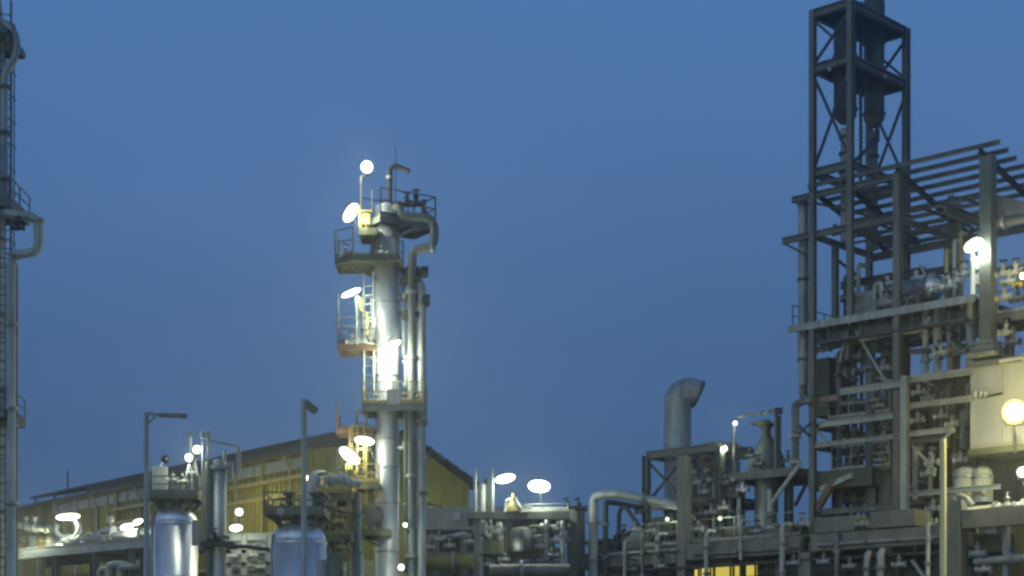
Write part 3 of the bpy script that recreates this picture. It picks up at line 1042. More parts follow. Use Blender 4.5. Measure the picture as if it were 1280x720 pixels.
an = thing('flat_roofed_annex', 'grey flat-roofed annex under the olive gable of the shed', 'building', V((W(565, 0, AX).x, AX + 4, 0)))
slab(508, 652, 634, 662, AX, 8).build('parapet', GREYCLAD, an)
slab(511, 649, 662.3, 950, AX + 1.5, 6).build('wall', GREEN, an)
for px in (512, 545, 580, 615, 646):
    p = W(px, 0, AX + .3)
    MB().bar(V((p.x, AX + .5, 0)), V((p.x, AX + .5, W(0, 662, AX).z)), .35, .35, V((0, 1, 0))).build('column', CONC, an)
slab(508, 652, 690, 694, AX - .1, 1.2).build('ledge', CONC, an)
pipe([W(516, 703, AX - 2), W(600, 702, AX - 2)], .36, 'thick pale olive pipe in front of the grey annex', OLIVE, ((0, .02), (0, .6)))
pipe([W(527, 672, AX - 1.2), W(560, 672, AX - 1.2), W(572, 668, AX - 1.2), W(590, 668, AX - 1.2)], .13, 'bent pale pipe in the shadow of the annex parapet', PALE, ((0, .4), (2, .4)))
for px, py, lab in ((549, 674, 'pale valve on the bent pipe under the annex parapet'), (562, 682, 'lower valve under the annex parapet'), (587, 677, 'valve under the end of the annex parapet by the light masts')):
    valve(W(px, py, AX - 1.5), V((1, 0, 0)), .16, lab, PALE)
tag(slab(566, 575, 640, 650, AX - .4, .35).build('wall_box', WHITE), 'small white box fixed to the annex parapet', 'box')

# deck rack
DD = 80
for i, (px, y0, y1, m, lab) in enumerate(((603, 652, 720, GALV, 'grey drop pipe at the outer column of the long deck'), (625, 655, 720, PALE, 'pale drop pipe under the slanting tube light'), (648, 700, 730, FRAME, 'short dull drop pipe under the small dark tank'), (683, 652, 700, GALV, 'grey drop pipe under the middle of the long deck'), (703, 652, 720, PALE, 'pale drop pipe under the long deck next to the concrete post'))):
    p, q = W(px, y0, DD - .3), W(px, y1, DD - .3)
    pipe([p + V((0, .5, 0)), p, V((p.x, p.y, q.z))], .1 + .02 * (i % 2), lab, m, ((1, .25), (1, .6)), group='drop pipes under the long deck')
for px, py, lab in ((610, 706, 'grey valve low under the outer end of the long deck'), (630, 700, 'grey valve beside the pale drop pipe of the long deck'), (690, 694, 'grey valve low beside the concrete post'), (698, 662, 'grey valve high under the long deck near the concrete post'), (536, 684, 'grey valve below the annex parapet by the downpipes')):
    valve(W(px, py, DD - .7), V((1, 0, 0)), .14, lab, GALV)
dr = thing('deck_rack', 'long green-grey deck on posts in front of the annex, carrying two bright lights', 'platform', V((W(660, 0, DD).x, DD, 0)))
slab(584, 711, 640, 648.5, DD, 4).build('deck', FRAME, dr)
for px, w in ((597, .36), (636, .30), (668, .26), (690, .22)):
    p = W(px, 0, DD)
    for dd in (.3, 3.6):
        MB().ibeam(V((p.x, DD + dd, 0)), V((p.x, DD + dd, W(0, 648.5, DD).z)), w, w, V((1, 0, 0))).build('column', FRAME if px != 597 else PALE, dr)
slab(600, 707, 684, 699, DD + .4, .4, D1=DD + .2).build('beam', CONC, dr)
slab(640, 707, 700.5, 709, DD - .2, .5).build('beam', FRAME, dr)
slab(656, 700, 655, 668, DD + 1.4, .3).build('sign_panel', GREYCLAD, dr)
railing([W(655, 640, DD + .2), W(710, 639, DD + .2)], dr, PALE, h=.35, step=1.4, th=.04)
for k, (px, y0, r) in enumerate(((594, 590, .085), (615.5, 588, .085))):
    p = W(px, 640, DD + .4)
    mb = MB()
    mb.cyl(p, W(px, y0, DD + .4), r)
    mb.cyl(W(px, y0, DD + .4), W(px, y0 - 4, DD + .4), r * .5)
    tag(mb.build('light_mast', PALE), ('pale mast at the outer end of the long deck', 'pale mast that carries the slanting tube light on the long deck')[k], 'mast', 'masts on the long deck')
mb = MB()
mb.lathe(W(602.5, 640, DD + .5), [(.17, 0), (.17, 1.22), (.1, 1.3)], 16)
tag(mb.build('vent_stub', WHITE), 'bright white vent stub standing between the two pale masts', 'vent')
mb = MB()
mb.lathe(W(608, 640, DD + .9), [(.12, 0), (.12, 1.5), (.06, 1.55)], 14)
tag(mb.build('vent_stub', GREEN), 'dark green vent stub standing between the two pale masts', 'vent')
tube_lamp(W(619, 601, DD), W(644, 595.5, DD), W(616, 596, DD + .4), 'slanting tube light on the pale mast of the long deck', 380, w=.42)
t = tube_lamp(W(660, 607, DD), W(688, 608.5, DD), W(676, 622, DD + .3), 'large oval light on a thin pole over the middle of the long deck', 420, w=.6, em=LAMPN)
MB().tube([W(676, 620, DD + .3), W(677, 640, DD + .3)], .045, 8).build('pole', DARK, t)
mb = MB()
p = W(641, 640, DD + .2)
mb.lathe(p, [(.42, 0), (.36, .35), (.16, .5), (.07, .62), (.07, .85)], 16)
tag(mb.build('roof_vent', YEL), 'olive conical vent on the long deck under the slanting tube light', 'vent')
pipe([W(632, 640, DD), W(633, 626, DD), W(637, 624, DD), W(640, 636, DD)], .08, 'small white hooked vent pipe on the long deck', WHITE)
pipe([W(643, 622, DD - .1), W(646, 630, DD - .1), W(652, 636, DD - .1), W(653, 640, DD - .1)], .1, 'white bent drain pipe beside the conical vent', WHITE)
tag(MB().bar(W(655, 632, DD - .1), W(664, 635, DD - .1), .2, .2).build('instrument_housing', WHITE), 'white instrument housing on the long deck', 'instrument')
pipe([W(648, 636.5, DD + .6), W(710, 637, DD + .6)], .1, 'thin pale pipe lying along the long deck', PALE)
for px, py, lab in ((712, 629, 'first black handwheel valve above the concrete post'), (726, 629, 'second black handwheel valve above the concrete post')):
    valve(FP(px, py + 6, -1.3), V((1, .4, 0)), .16, lab, DARK, up=V((-.35, -.3, .88)))
tag(slab(602, 630, 676, 692, DD - .9, 1.2).build('equipment_box', DECK), 'olive equipment box under the long deck', 'box')
mb = MB()
mb.lathe(W(652, 690, DD - .4), [(.5, 0), (.5, .9)] + dome(.5, .9, .25), 22)
tag(mb.build('small_tank', DARK), 'small dark domed tank under the long deck', 'tank')
flood(W(643.5, 679, DD - .6), V((-.1, -1, -.1)), .13, W(643, 686, DD + .2), 'tiny white light under the long deck', 60)
for i, (px, py, x1) in enumerate(((672, 676, 714), (662, 660, 712))):
    pipe([W(px, py, DD - .1), W(x1, py - 1, DD - .1)], .14, ('lower pale pipe under the long deck', 'upper dull pipe under the long deck')[i], (PALE, FRAME)[i], ((0, .3), (0, .7)))
for px, py, lab in ((668, 671, 'first pale valve under the long deck, near the small dark tank'), (676, 683, 'second pale valve under the long deck, low by the beam'), (621, 664, 'green-grey valve under the outer end of the long deck'), (613, 660, 'pale valve beside the outer column of the long deck')):
    valve(W(px, py, DD - .4), V((1, 0, 0)), .15, lab, PALE)
pipe([W(606, 652, DD - .5), W(607, 668, DD - .5), W(614, 672, DD - .5)], .11, 'short bent pipe hanging below the outer end of the long deck', PALE, ((0, .5),))
pipe([W(612, 714, DD - 2), W(712, 713, DD - 2)], .3, 'thick grey pipe low in front of the long deck', FRAME, ((0, .4),))

# ================================================================== CONCRETE RACK running along the steel frame
CB = -1.2


def CZ(py, px=855):
    return FP(px, py, CB).z


cr = thing('concrete_rack', 'heavy weathered concrete rack below the vent stack and the steel frame', 'pipe rack', F(10, CB, 0))
zg0, zg1 = CZ(701, 855), CZ(681, 855)
for px, w, ztop in ((720, .62, CZ(637, 720)), (855, .46, CZ(570, 855)), (1010, .6, zg0), (1196, .58, FP(1196, 618, CB).z)):
    p = FP(px, 700, CB)
    MB().bar(V((p.x, p.y, 0)), V((p.x, p.y, ztop)), w, w, U).build('column', CONC, cr)
    p = FP(px, 700, 5)
    MB().bar(V((p.x, p.y, 0)), V((p.x, p.y, min(ztop, zg0))), w, w, U).build('column', CONC, cr)
for (x0, x1, dz) in ((720, 849, -.1), (862, 1003, 0), (1017, 1186, .02), (1206, 1330, .55)):
    for b in (CB, 5):
        pa, pb = FA(x0, CB), FA(x1, CB)
        MB().bar(F(pa, b, (zg0 + zg1) / 2 + dz), F(pb, b, (zg0 + zg1) / 2 + dz), .5, zg1 - zg0).build('girder', CONC, cr)
for px in (720, 855, 1010, 1100, 1196):
    a = FA(px, CB)
    MB().bar(F(a, CB + .3, (zg0 + zg1) / 2 - .15), F(a, 4.7, (zg0 + zg1) / 2 - .15), .4, .55).build('cross_beam', CONC, cr)
a0, a1 = FA(736, CB), FA(1186, CB)
MB().hexa([F(a, b, z) for z in (zg1 + .005, zg1 + .09) for a, b in ((a1, -.9), (a0, -.9), (a0, 4.8), (a1, 4.8))]).build('deck', CONC, cr)
# blocks and hatches on the concrete rack
k = 0
for x0, x1, h, b, m, lab in ((905, 936, .62, -.7, GREEN, 'dark green box on the concrete rack below the hopper'), (790, 845, .18, -.6, CONC, 'low concrete plinth on the rack beside the vent stack'),
                             (867, 902, .28, -.6, CONC, 'low pale plinth on the concrete rack under the clutter of pipes'), (940, 982, .42, -.4, CONC, 'stepped concrete block on the rack below the hopper brace'),
                             (1018, 1068, .62, -1.25, CONC, 'broad concrete cap on the rack at the first leg of the steel frame'), (1088, 1143, .66, -1.5, CONC, 'concrete cap block under the tall front stanchion')):
    pa, pb = FA(x0, b), FA(x1, b)
    mb = MB()
    z = zg1 + .092
    mb.hexa([F(pb, b, z), F(pa, b, z), F(pa, b + 1.2, z), F(pb, b + 1.2, z), F(pb, b, z + h), F(pa, b, z + h), F(pa, b + 1.2, z + h), F(pb, b + 1.2, z + h)])
    tag(mb.build('equipment_plinth' if m is CONC else 'equipment_box', m), lab, 'plinth' if m is CONC else 'box')
for i, (b, r) in enumerate(((.6, .2), (1.3, .14), (2.2, .26), (3.2, .16))):
    z = zg0 - 1.0 - .1 * i
    pipe([F(FA(1186, CB), b, z), F(FA(560, CB), b, z)], r, ('nearest pipe hung under the concrete rack', 'thin second pipe hung under the concrete rack', 'thickest pipe hung under the concrete rack', 'rear pipe hung under the concrete rack')[i], (GALV, PALE, ALU, GALV)[i], ((0, .2), (0, .45), (0, .7)), group='pipes hung under the concrete rack')
mb = MB()
t = thing('low_beam', 'low dark steel walkway beam under the concrete rack', 'beam', F(10, .2, 0))
MB().ibeam(F(FA(1186, CB), .2, zg0 - 1.75), F(FA(736, CB), .2, zg0 - 1.75), .4, .5).build('beam', FRAME, t)
for px in (760, 800, 905, 950, 1060, 1100, 1150):
    a = FA(px, CB)
    MB().bar(F(a, .2, 0), F(a, .2, zg0 - .02), .22, .22, U).build('post', FRAME if px != 950 else PALE, t)
# far wall that closes the view below the rack
pw = thing('pump_house', 'long low dark pump house far behind the concrete rack', 'building', F(10, 14, 0))
pa, pb = FA(1330, 12), FA(735, 12)
zt_ = FP(900, 668, 12).z
MB().hexa([F(pa, 12, 0), F(pb, 12, 0), F(pb, 18, 0), F(pa, 18, 0), F(pa, 12, zt_), F(pb, 12, zt_), F(pb, 18, zt_), F(pa, 18, zt_)]).build('wall', GREEN, pw)
MB().hexa([F(pa - .3, 11.6, zt_), F(pb + .3, 11.6, zt_), F(pb + .3, 18.4, zt_), F(pa - .3, 18.4, zt_), F(pa - .3, 11.6, zt_ + .2), F(pb + .3, 11.6, zt_ + .2), F(pb + .3, 18.4, zt_ + .2), F(pa - .3, 18.4, zt_ + .2)]).build('roof', ROOF, pw)
# added hut between the posts, glowing panes stand in for lamplit equipment
lr = thing('standin_hut', 'added hut under the concrete rack, yellow glowing panes standing in for lamplit equipment', 'hut', FP(915, 865, 2.2) * 1.0)
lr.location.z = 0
for nm, z0, z1, m in (('wall', 0, FP(900, 722, 2.2).z, GREEN), ('lintel', FP(900, 703.5, 2.2).z, FP(900, 699, 2.2).z, GREEN)):
    pa, pb = FA(955, 2.2), FA(860, 2.2)
    MB().hexa([F(pa, 2.2, z0), F(pb, 2.2, z0), F(pb, 4, z0), F(pa, 4, z0), F(pa, 2.2, z1), F(pb, 2.2, z1), F(pb, 4, z1), F(pa, 4, z1)]).build(nm, m, lr)
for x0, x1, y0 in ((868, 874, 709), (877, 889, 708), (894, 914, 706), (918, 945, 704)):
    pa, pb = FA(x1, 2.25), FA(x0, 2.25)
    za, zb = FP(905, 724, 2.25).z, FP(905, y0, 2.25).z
    w_ = MB().hexa([F(pa, 2.25, za), F(pb, 2.25, za), F(pb, 2.33, za), F(pa, 2.33, za), F(pa, 2.25, zb), F(pb, 2.25, zb), F(pb, 2.33, zb), F(pa, 2.33, zb)]).build('glow_pane', GLOW_PANES[x0 % 3], lr)
    mb = MB()
    for u in (0, 1):
        mb.bar(F(pa + (pb - pa) * u, 2.2, za), F(pa + (pb - pa) * u, 2.2, zb), .07, .07, U)
    mb.bar(F(pa, 2.2, zb), F(pb, 2.2, zb), .07, .07)
    mb.build('pane_frame', GREEN, w_)

# small pipework hung along the face of the concrete rack
CF = CB - .34
for i, (x0, x1, dz, r, m) in enumerate(((742, 846, .12, .07, GALV), (868, 998, -.16, .06, FRAME), (1022, 1180, -.1, .07, GALV))):
    zz = (zg0 + zg1) / 2 + dz
    pipe([F(FA(x1, CF), CF, zz), F(FA(x0, CF), CF, zz)], r, ('thin pipe clipped to the girder between the concrete post and the vent stack column', 'thin pipe clipped to the girder below the hopper', 'pipe clipped to the girder below the process frame')[i], m, [(0, u) for u in (.1, .35, .6, .85)], group='small pipes clipped to the concrete girder')
for i, (px, y0, y1, r, m, lab) in enumerate(((781, 676, 740, .09, PALE, 'pale drop pipe over the girder near the elbow pipes'), (803, 672, 735, .07, FRAME, 'dull thin drop pipe over the girder west of the vent stack'), (822, 668, 700, .11, GALV, 'grey drop pipe over the girder at the vent stack plinth'),
                                          (883, 664, 735, .1, GALV, 'grey drop pipe over the girder below the clutter'), (926, 650, 700, .08, PALE, 'pale drop pipe over the girder beside the dark green box'), (978, 655, 735, .12, PALE, 'thick pale drop pipe over the girder below the hopper brace'),
                                          (1046, 668, 740, .1, FRAME, 'dull drop pipe over the girder below the open bay'), (1084, 690, 760, .14, GALV, 'grey pipe standing under the girder below the open bay'), (1101, 688, 760, .16, PALE, 'pale pipe standing under the girder near the front stanchion'), (1160, 655, 720, .09, PALE, 'pale drop pipe over the girder beside the lamp post'))):
    p, q = FP(px, y0, CF - .12), FP(px, y1, CF - .12)
    pipe([p + N * .6, p, V((p.x, p.y, q.z))], r, lab, m, ((1, .3), (1, .75)), group='drop pipes over the concrete girder')
for px, py, m, lab in ((794, 662, PALE, 'pale valve on the low plinth beside the vent stack'), (812, 664, GALV, 'grey valve on the low plinth beside the vent stack'), (872, 662, PALE, 'pale valve on the low pale plinth'), (946, 664, GALV, 'grey valve on the stepped block below the hopper'), (962, 660, PALE, 'pale valve on the stepped block below the hopper'),
                       (1003, 655, PALE, 'pale valve beside the first leg of the process frame'), (1078, 655, GALV, 'grey valve between the two concrete caps'), (1030, 702, PALE, 'white-lit valve hanging under the girder below the open bay'), (1062, 708, GALV, 'grey valve hanging under the girder below the open bay'),
                       (792, 712, FRAME, 'dull valve hanging under the girder near the elbow pipes'), (826, 708, GALV, 'grey valve hanging under the girder near the vent stack column'), (992, 704, GALV, 'grey valve hanging under the girder near the thick drop pipe'), (1124, 706, PALE, 'pale valve hanging under the girder near the front stanchion')):
    valve(FP(px, py, CF - .1), U, .15, lab, m)
mb = MB()
tag(mb.bar(FP(1140, 700, CF - .1), FP(1156, 722, CF - .1), .12).build('stay', PALE), 'pale slanting stay under the girder beside the yellow lamp post', 'stay')
tr = thing('cable_tray', 'dark cable tray slung beneath the long concrete girder', 'cable tray', F(FA(1000, CF), CF, zg0 - .5))
MB().bar(F(FA(1180, CF), CF + .25, zg0 - .32), F(FA(742, CF), CF + .25, zg0 - .32), .45, .1).build('tray', DARK, tr)
for px in (780, 820, 880, 930, 975, 1040, 1090, 1140):
    a = FA(px, CF)
    MB().bar(F(a, CF + .25, zg0 - .38), F(a, CF + .25, zg0 - .01), .05, .05, U).build('hanger', FRAME, tr)
rl = thing('guard_rail', 'thin grey guard rail along the top edge of the concrete rack', 'railing', F(FA(900, -.95), -.95, zg1))
for x0, x1 in ((800, 846), (866, 1000)):
    railing([F(FA(x1, -.95), -.95, zg1 + .09), F(FA(x0, -.95), -.95, zg1 + .09)], rl, GALV, h=1.0, th=.04)

# ================================================================== BENT PIPES west of the vent stack
pipe([FP(742, 865, -1.9) * 1.0 + V((0, 0, .3)), FP(742, 620, -1.9), FP(770, 617, -1.9), FP(849, 632, -1.0)], .21, 'thick pale elbow pipe rising beside the concrete post and running to the vent stack', PALE, ((0, .66), (0, .86), (2, .45)), bend=1.6)
pipe([FP(757, 865, -1.6) + V((0, 0, .3)), FP(757, 628, -1.6), FP(766, 628, -.6), FP(800, 634, -.2)], .13, 'thinner dark elbow pipe just inside the thick pale elbow', DARK, ((0, .7), (0, .88)), bend=2)
pipe([FP(773, 690, -1), FP(774, 638, -1), FP(781, 632, -1), FP(790, 645, -1), FP(800, 660, -1)], .1, 'thin curved dark pipe in the gap under the elbow pipe', DARK, ((0, .5),))
for px, py, lab in ((769, 681, 'dark valve at the foot of the elbow pipes'), (780, 668, 'dark valve on the curved pipe beside the elbow pipes'), (801, 639, 'black round valve below the long elbow pipe')):
    valve(FP(px, py, -1.3), U, .14, lab, DARK)
mb = MB()
p = FP(792, 676, -.4)
mb.lathe(p, [(.42, -1.0), (.42, .9)] + dome(.42, .9, .2), 20, U)
tag(mb.build('small_tank', PALE), 'small pale horizontal tank lying under the elbow pipe', 'tank')

# ================================================================== VENT STACK in its frame
vs = thing('vent_stack', 'fat grey vent stack with a hooked top opening to the side', 'stack', FP(848, 865, .9) * 1.0)
vs.location.z = 0
b = .9
p0 = FP(847, 680, b)
dd = p0.y
rr = 17.0 / FPX * dd


def VP(px, py):
    return V((W(px, 0, dd).x, dd, EYE + (HY - py) / FPX * dd))


mb = MB()
mb.tube([VP(847, 690), VP(847, 494), VP(862, 488), VP(873, 493)], rr, 28, 1.05, 9, open_end=True)
mb.build('shell', GALV, vs)
d_ = (VP(873, 493) - VP(862, 488)).normalized()
mb = MB()
mb.lathe(VP(871, 492), [(rr * 1.02, 0), (rr * 1.07, .02), (rr * 1.07, .12), (rr * .98, .14)], 28, d_)
mb.build('rim', FRAME, vs)
MB().lathe(VP(871.5, 492.2), [(rr * .9, .0), (rr * .9, .16)], 28, d_).build('opening_screen', BLACK, vs)
for py in (575, 640):
    MB().lathe(VP(847, py), [(rr + .03, -.05), (rr + .06, 0), (rr + .03, .05)], 28).build('stiffener_ring', FRAME, vs)

sf = thing('stack_frame', 'small dark braced steel frame holding the vent stack', 'frame', FP(835, 865, 0) * 1.0)
sf.location.z = 0
zt_, zm = FP(830, 567, -.4).z, FP(830, 632, -.4).z
aL, aM, aR = FA(808, -.4), FA(855, -.4), FA(900, -.4)
for a, b in ((aL, -.4), (aL, 2.6), (aM, 2.6), (aR, -.4), (aR, 2.6)):
    MB().ibeam(F(a, b, zg1 + .1), F(a, b, zt_), .3, .3, U).build('column', FRAME, sf)
for b in (-.4, 2.6):
    for z in (zt_, zm):
        MB().ibeam(F(aL, b, z), F(aR, b, z), .28, .34).build('beam', FRAME, sf)
for a in (aL, aM, aR):
    MB().ibeam(F(a, -.2, zt_), F(a, 2.4, zt_), .28, .3).build('beam', FRAME, sf)
for b in (-.4, 2.6):
    MB().bar(F(aL, b, zt_ - .2), F(aM, b - .07, zm + .2), .1).build('brace', DARK, sf)
    MB().bar(F(aL, b + .08, zm + .2), F(aM, b + .08, zt_ - .2), .1).build('brace', DARK, sf)
    MB().bar(F(aM, b, zm - .2), F(aR, b, zg1 + .2), .1).build('brace', FRAME, sf)
MB().hexa([F(a, b, z) for z in (zm + .19, zm + .25) for a, b in ((aR, -.3), (aL, -.3), (aL, 2.5), (aR, 2.5))]).build('deck', FRAME, sf)

# clutter of equipment between stack and hopper
t = thing('buff_tank', 'weathered buff tank top showing behind the clutter beside the vent stack', 'tank', FP(900, 865, 3.4) * 1.0)
t.location.z = 0
p = FP(899, 620, 3.4)
p.z = 0
zt_b = FP(899, 557, 3.4).z
MB().lathe(p, [(1.0, 0), (1.0, zt_b)] + dome(1.0, zt_b, .12), 30).build('shell', PINK, t)
MB().lathe(V((p.x, p.y, zt_b - .25)), [(1.03, -.06), (1.06, 0), (1.03, .06)], 30).build('rim', GALV, t)
flood(FP(905, 561, 0), V((-.2, -1, -.2)), .16, FP(906, 572, .2), 'small white lamp on the buff tank top', 150)
for i, (px, y0, r, b, m, lab) in enumerate(((868, 575, .14, .3, FRAME, 'dark riser closest to the vent stack'), (876, 590, .09, -.1, GALV, 'thin grey riser second from the vent stack'), (886, 572, .16, .5, RUST, 'brown riser in the clutter beside the vent stack'),
                                         (893, 600, .1, -.3, PALE, 'thin pale riser in the clutter beside the brown riser'), (924, 600, .1, -.3, GALV, 'grey riser under the hopper deck edge'), (912, 600, .15, .2, FRAME, 'thick dull riser under the hopper deck'))):
    p = FP(px, y0, b)
    pipe([p - N * .5 + V((0, 0, -.02)), p, V((p.x, p.y, zg1 + .12))], r, lab, m, ((1, .15), (1, .5), (1, .8)), group='risers beside the vent stack')
for i, (px, py, b, r, m, lab) in enumerate(((871, 603, -.3, .17, PALE, 'pale valve high in the clutter beside the vent stack'), (881, 615, -.3, .16, PALE, 'pale valve in the middle of the clutter beside the vent stack'), (877, 642, -.5, .15, FRAME, 'dull valve low in the clutter beside the vent stack'),
                                      (896, 585, -.3, .15, RUST, 'brown valve under the small white lamp of the buff tank'), (906, 604, -.4, .15, FRAME, 'dull valve left of the hopper deck post'.replace('left of', 'near')), (918, 618, -.6, .17, DARK, 'dark valve under the hopper deck edge'),
                                      (929, 612, -.6, .15, ALU, 'bright valve beside the vessel under the hopper deck'), (889, 640, -.6, .15, GALV, 'grey valve at the foot of the brown riser'), (905, 634, -.6, .14, PALE, 'pale valve near the foot of the thick dull riser'))):
    valve(FP(px, py, b), U, r, lab, m)
for px, py, lab in ((834, 649, 'tiny white lamp at the foot of the vent stack frame'), (900, 648, 'tiny white lamp low in the clutter beside the vent stack')):
    flood(FP(px, py, -.9), V((0, -1, -.1)), .1, FP(px, py + 9, -.8), lab, 35, em=LAMPD)
tag(MB().bar(FP(818, 660, -.2), FP(846, 658, -.2), .7, .9).build('equipment_box', GREEN), 'dark green box under the vent stack frame', 'box')
for x0, x1, y0, y1, b, m, lab in ((866, 882, 630, 655, .6, GREEN, 'dark upright cabinet beside the vent stack column'), (884, 908, 606, 640, 1.5, RUST, 'brown upright cabinet behind the risers'), (868, 890, 575, 600, 1.6, GREYCLAD, 'grey cabinet high beside the vent stack')):
    pa, pb = FP(x0, y0, b), FP(x1, y0, b)
    q = FP(x0, y1, b)
    mb = MB()
    mb.hexa([V((pa.x, pa.y, q.z)), V((pb.x, pb.y, q.z)), V((pb.x, pb.y, q.z)) + N * .6, V((pa.x, pa.y, q.z)) + N * .6, pa, V((pb.x, pb.y, pa.z)), V((pb.x, pb.y, pa.z)) + N * .6, pa + N * .6])
    tag(mb.build('cabinet', m), lab, 'cabinet')

# ================================================================== HOPPER on its deck
hd = thing('hopper_deck', 'grey deck on posts that carries the conical hopper', 'platform', FP(940, 865, 0) * 1.0)
hd.location.z = 0
z = FP(908, 592, -.3).z
poly = [xy(F(FA(x, -.3), -.3, 0)) for x in (905, 991)] + [xy(F(FA(x, -.3), 3.2, 0)) for x in (991, 905)]
platform(poly, z, hd, FRAME, None, edge=.3)
for px, b in ((958, 1.2), (986, 1.6), (926, 2.6)):
    a = FA(px, b)
    MB().ibeam(F(a, b, zg1 + .1), F(a, b, z - .1), .3, .3, U).build('column', FRAME, hd)
MB().bar(FP(962, 632, -.35), FP(1000, 580, -.35), .14).build('brace', PALE, hd)
MB().bar(FP(963, 612, -.3), FP(963, 640, -.3), .2).build('column', PALE, hd)
MB().bar(FP(994, 632, 1.0), FP(1011, 598, 1.0), .12).build('brace', DARK, hd)
hp = thing('hopper', 'pointed conical hopper with a small cap standing on the grey deck', 'hopper', FP(958, 865, 1.0) * 1.0)
hp.location.z = 0
p = FP(958, 585, 1.0)
m_ = p.y / FPX
p.z = z
rb = 24 * m_
zk = FP(958, 548, 1.0).z - z
MB().lathe(p, [(rb, 0), (rb, zk * .18), (rb * .92, zk * .34), (rb * .35, zk * .9), (rb * .22, zk * 1.0)], 26).build('cone', FRAME, hp)
mb = MB()
mb.lathe(p + UP * zk, [(.22, 0), (.22, .55), (.42, .55), (.42, .66), (.2, .68), (.2, .8)], 16)
mb.bar(p + UP * (zk + .78) - U * -.0, p + UP * (zk + .72) + U * .75, .3, .12)
mb.build('cap', GREEN, hp)
mb = MB()
mb.tube([p + U * rb * 1.02 + UP * .1, p + U * rb * .98 + UP * (zk * .42), p + U * rb * .2 + UP * (zk * 1.05)], .09)
mb.tube([p - U * rb * 1.02 + UP * .1, p - U * rb * .98 + UP * (zk * .42), p - U * rb * .2 + UP * (zk * 1.05)], .09)
mb.build('cone_pipe', DARK, hp)
MB().lathe(V((p.x, p.y, zg1 + .6)), [(rb * .55, 0), (rb * .62, .4), (rb * .62, z - zg1 - .75)], 26).build('lower_vessel', GALV, hp)
lt = thing('lamp_pole', 'slim pole with a tiny white lamp at the edge of the hopper deck', 'lamp post', FP(918, 590, -.2))
MB().cyl(FP(918, 590, -.2), FP(918, 526, -.2), .06).build('pole', FRAME, lt)
MB().sphere(FP(919, 529, -.35), .085, 12).build('lamp', LAMPN, lt)
MB().bar(FP(918, 524, -.2), FP(926, 520, -.2), .07).build('arm', DARK, lt)
light(FP(919, 529, -.6), 40, COOL, .1, lt)
pipe([FP(924, 521, -.2), FP(968, 513.5, -.2)], .06, 'thin conduit strung from the lamp pole to the post beside the hopper', FRAME, ((0, .62), (0, .85)))
t = thing('conduit_post', 'grey post standing between the hopper and the steel frame', 'post', FP(970, 585, -.2))
MB().bar(FP(970, 585, -.2), FP(970, 511, -.2), .14).build('post', FRAME, t)
mb = MB()
mb.bar(FP(974.5, 575, -.2), FP(974.5, 520, -.2), .09)
mb.box(FP(973, 514, -.2), .34, .2, .28)
mb.build('conduit', DARK, t)
for px, py, lab in ((937, 570, 'dark valve on the outer side of the hopper'), (948, 580, 'small valve at the front of the hopper base'), (985, 575, 'dark valve between the hopper and the bent pipe')):
    valve(FP(px, py, -.1), U, .13, lab, FRAME)
pipe([FP(994, 584, -.3), FP(994, 507, -.3), FP(1000, 503, -.3), FP(1016, 499, -.3)], .17, 'dark bent pipe rising beside the hopper into the steel frame', FRAME, ((0, .08), (0, .5)), bend=1.5)
mb = MB()
mb.bar(FP(996, 530, -.2), FP(1012, 545, -.2), .1)
mb.bar(FP(998, 543, -.2), FP(1014, 528, -.2), .08)
tag(mb.build('cross_stay', DARK), 'dark crossed stays between the bent pipe and the steel frame', 'stay')
# ================================================================== STEEL PROCESS FRAME
sf = thing('process_structure', 'tall open steel process frame with a slatted roof and a narrow tower', 'steel frame', F(4, 2, 0))
aL, aF, aC, aE = FA(1016, 0), FA(1063, 0), FA(1122, 0), FA(1235, 0)
TB = 4.5                                   # depth of the tower
zT = 31.2
zplat = FP(985, 411, 0).z
ztie = zg1 + .1
zroof = FP(990, 247, 0).z
zlow = FP(990, 299, 0).z


def col(a, b, z0, z1, w=.3, m=FRAME):
    return MB().ibeam(F(a, b, z0), F(a, b, z1), w, w, N).build('column', m, sf)


def beam(a0, b0, a1, b1, z, w=.24, h=.34, m=FRAME, z1=None):
    return MB().ibeam(F(a0, b0, z), F(a1, b1, z if z1 is None else z1), w, h).build('beam', m, sf)


def brace(p, q, w=.12, m=DARK):
    return MB().bar(p, q, w).build('brace', m, sf)


col(aL, 0, ztie, zT, .25)
col(aF, 0, zplat, zT, .25)
col(aL, TB, ztie, zT, .25)
col(aF, TB, ztie, zT, .28)
col(aC, 0, ztie, zroof, .29)
col(aC, TB, ztie, zroof, .3)
col(FA(1044, 1.8), 1.8, zplat, zlow, .24)
# corner post of the roof, boxed
MB().bar(F(aE, 0, FP(1235, 440, 0).z), F(aE, 0, FP(1235, 196, 0).z), .5, .5, U).build('column', FRAME, sf)
mb = MB()
q = F(aE, 0, FP(1235, 448, 0).z)
mb.bar(q + UP * .0, q + UP * .16, 1.25, 1.25, U)
mb.bar(q + UP * .16, q + UP * .42, 1.0, 1.0, U)
mb.bar(q + UP * .42, q + UP * .66, .8, .8, U)
mb.build('column_base', CONC, sf)
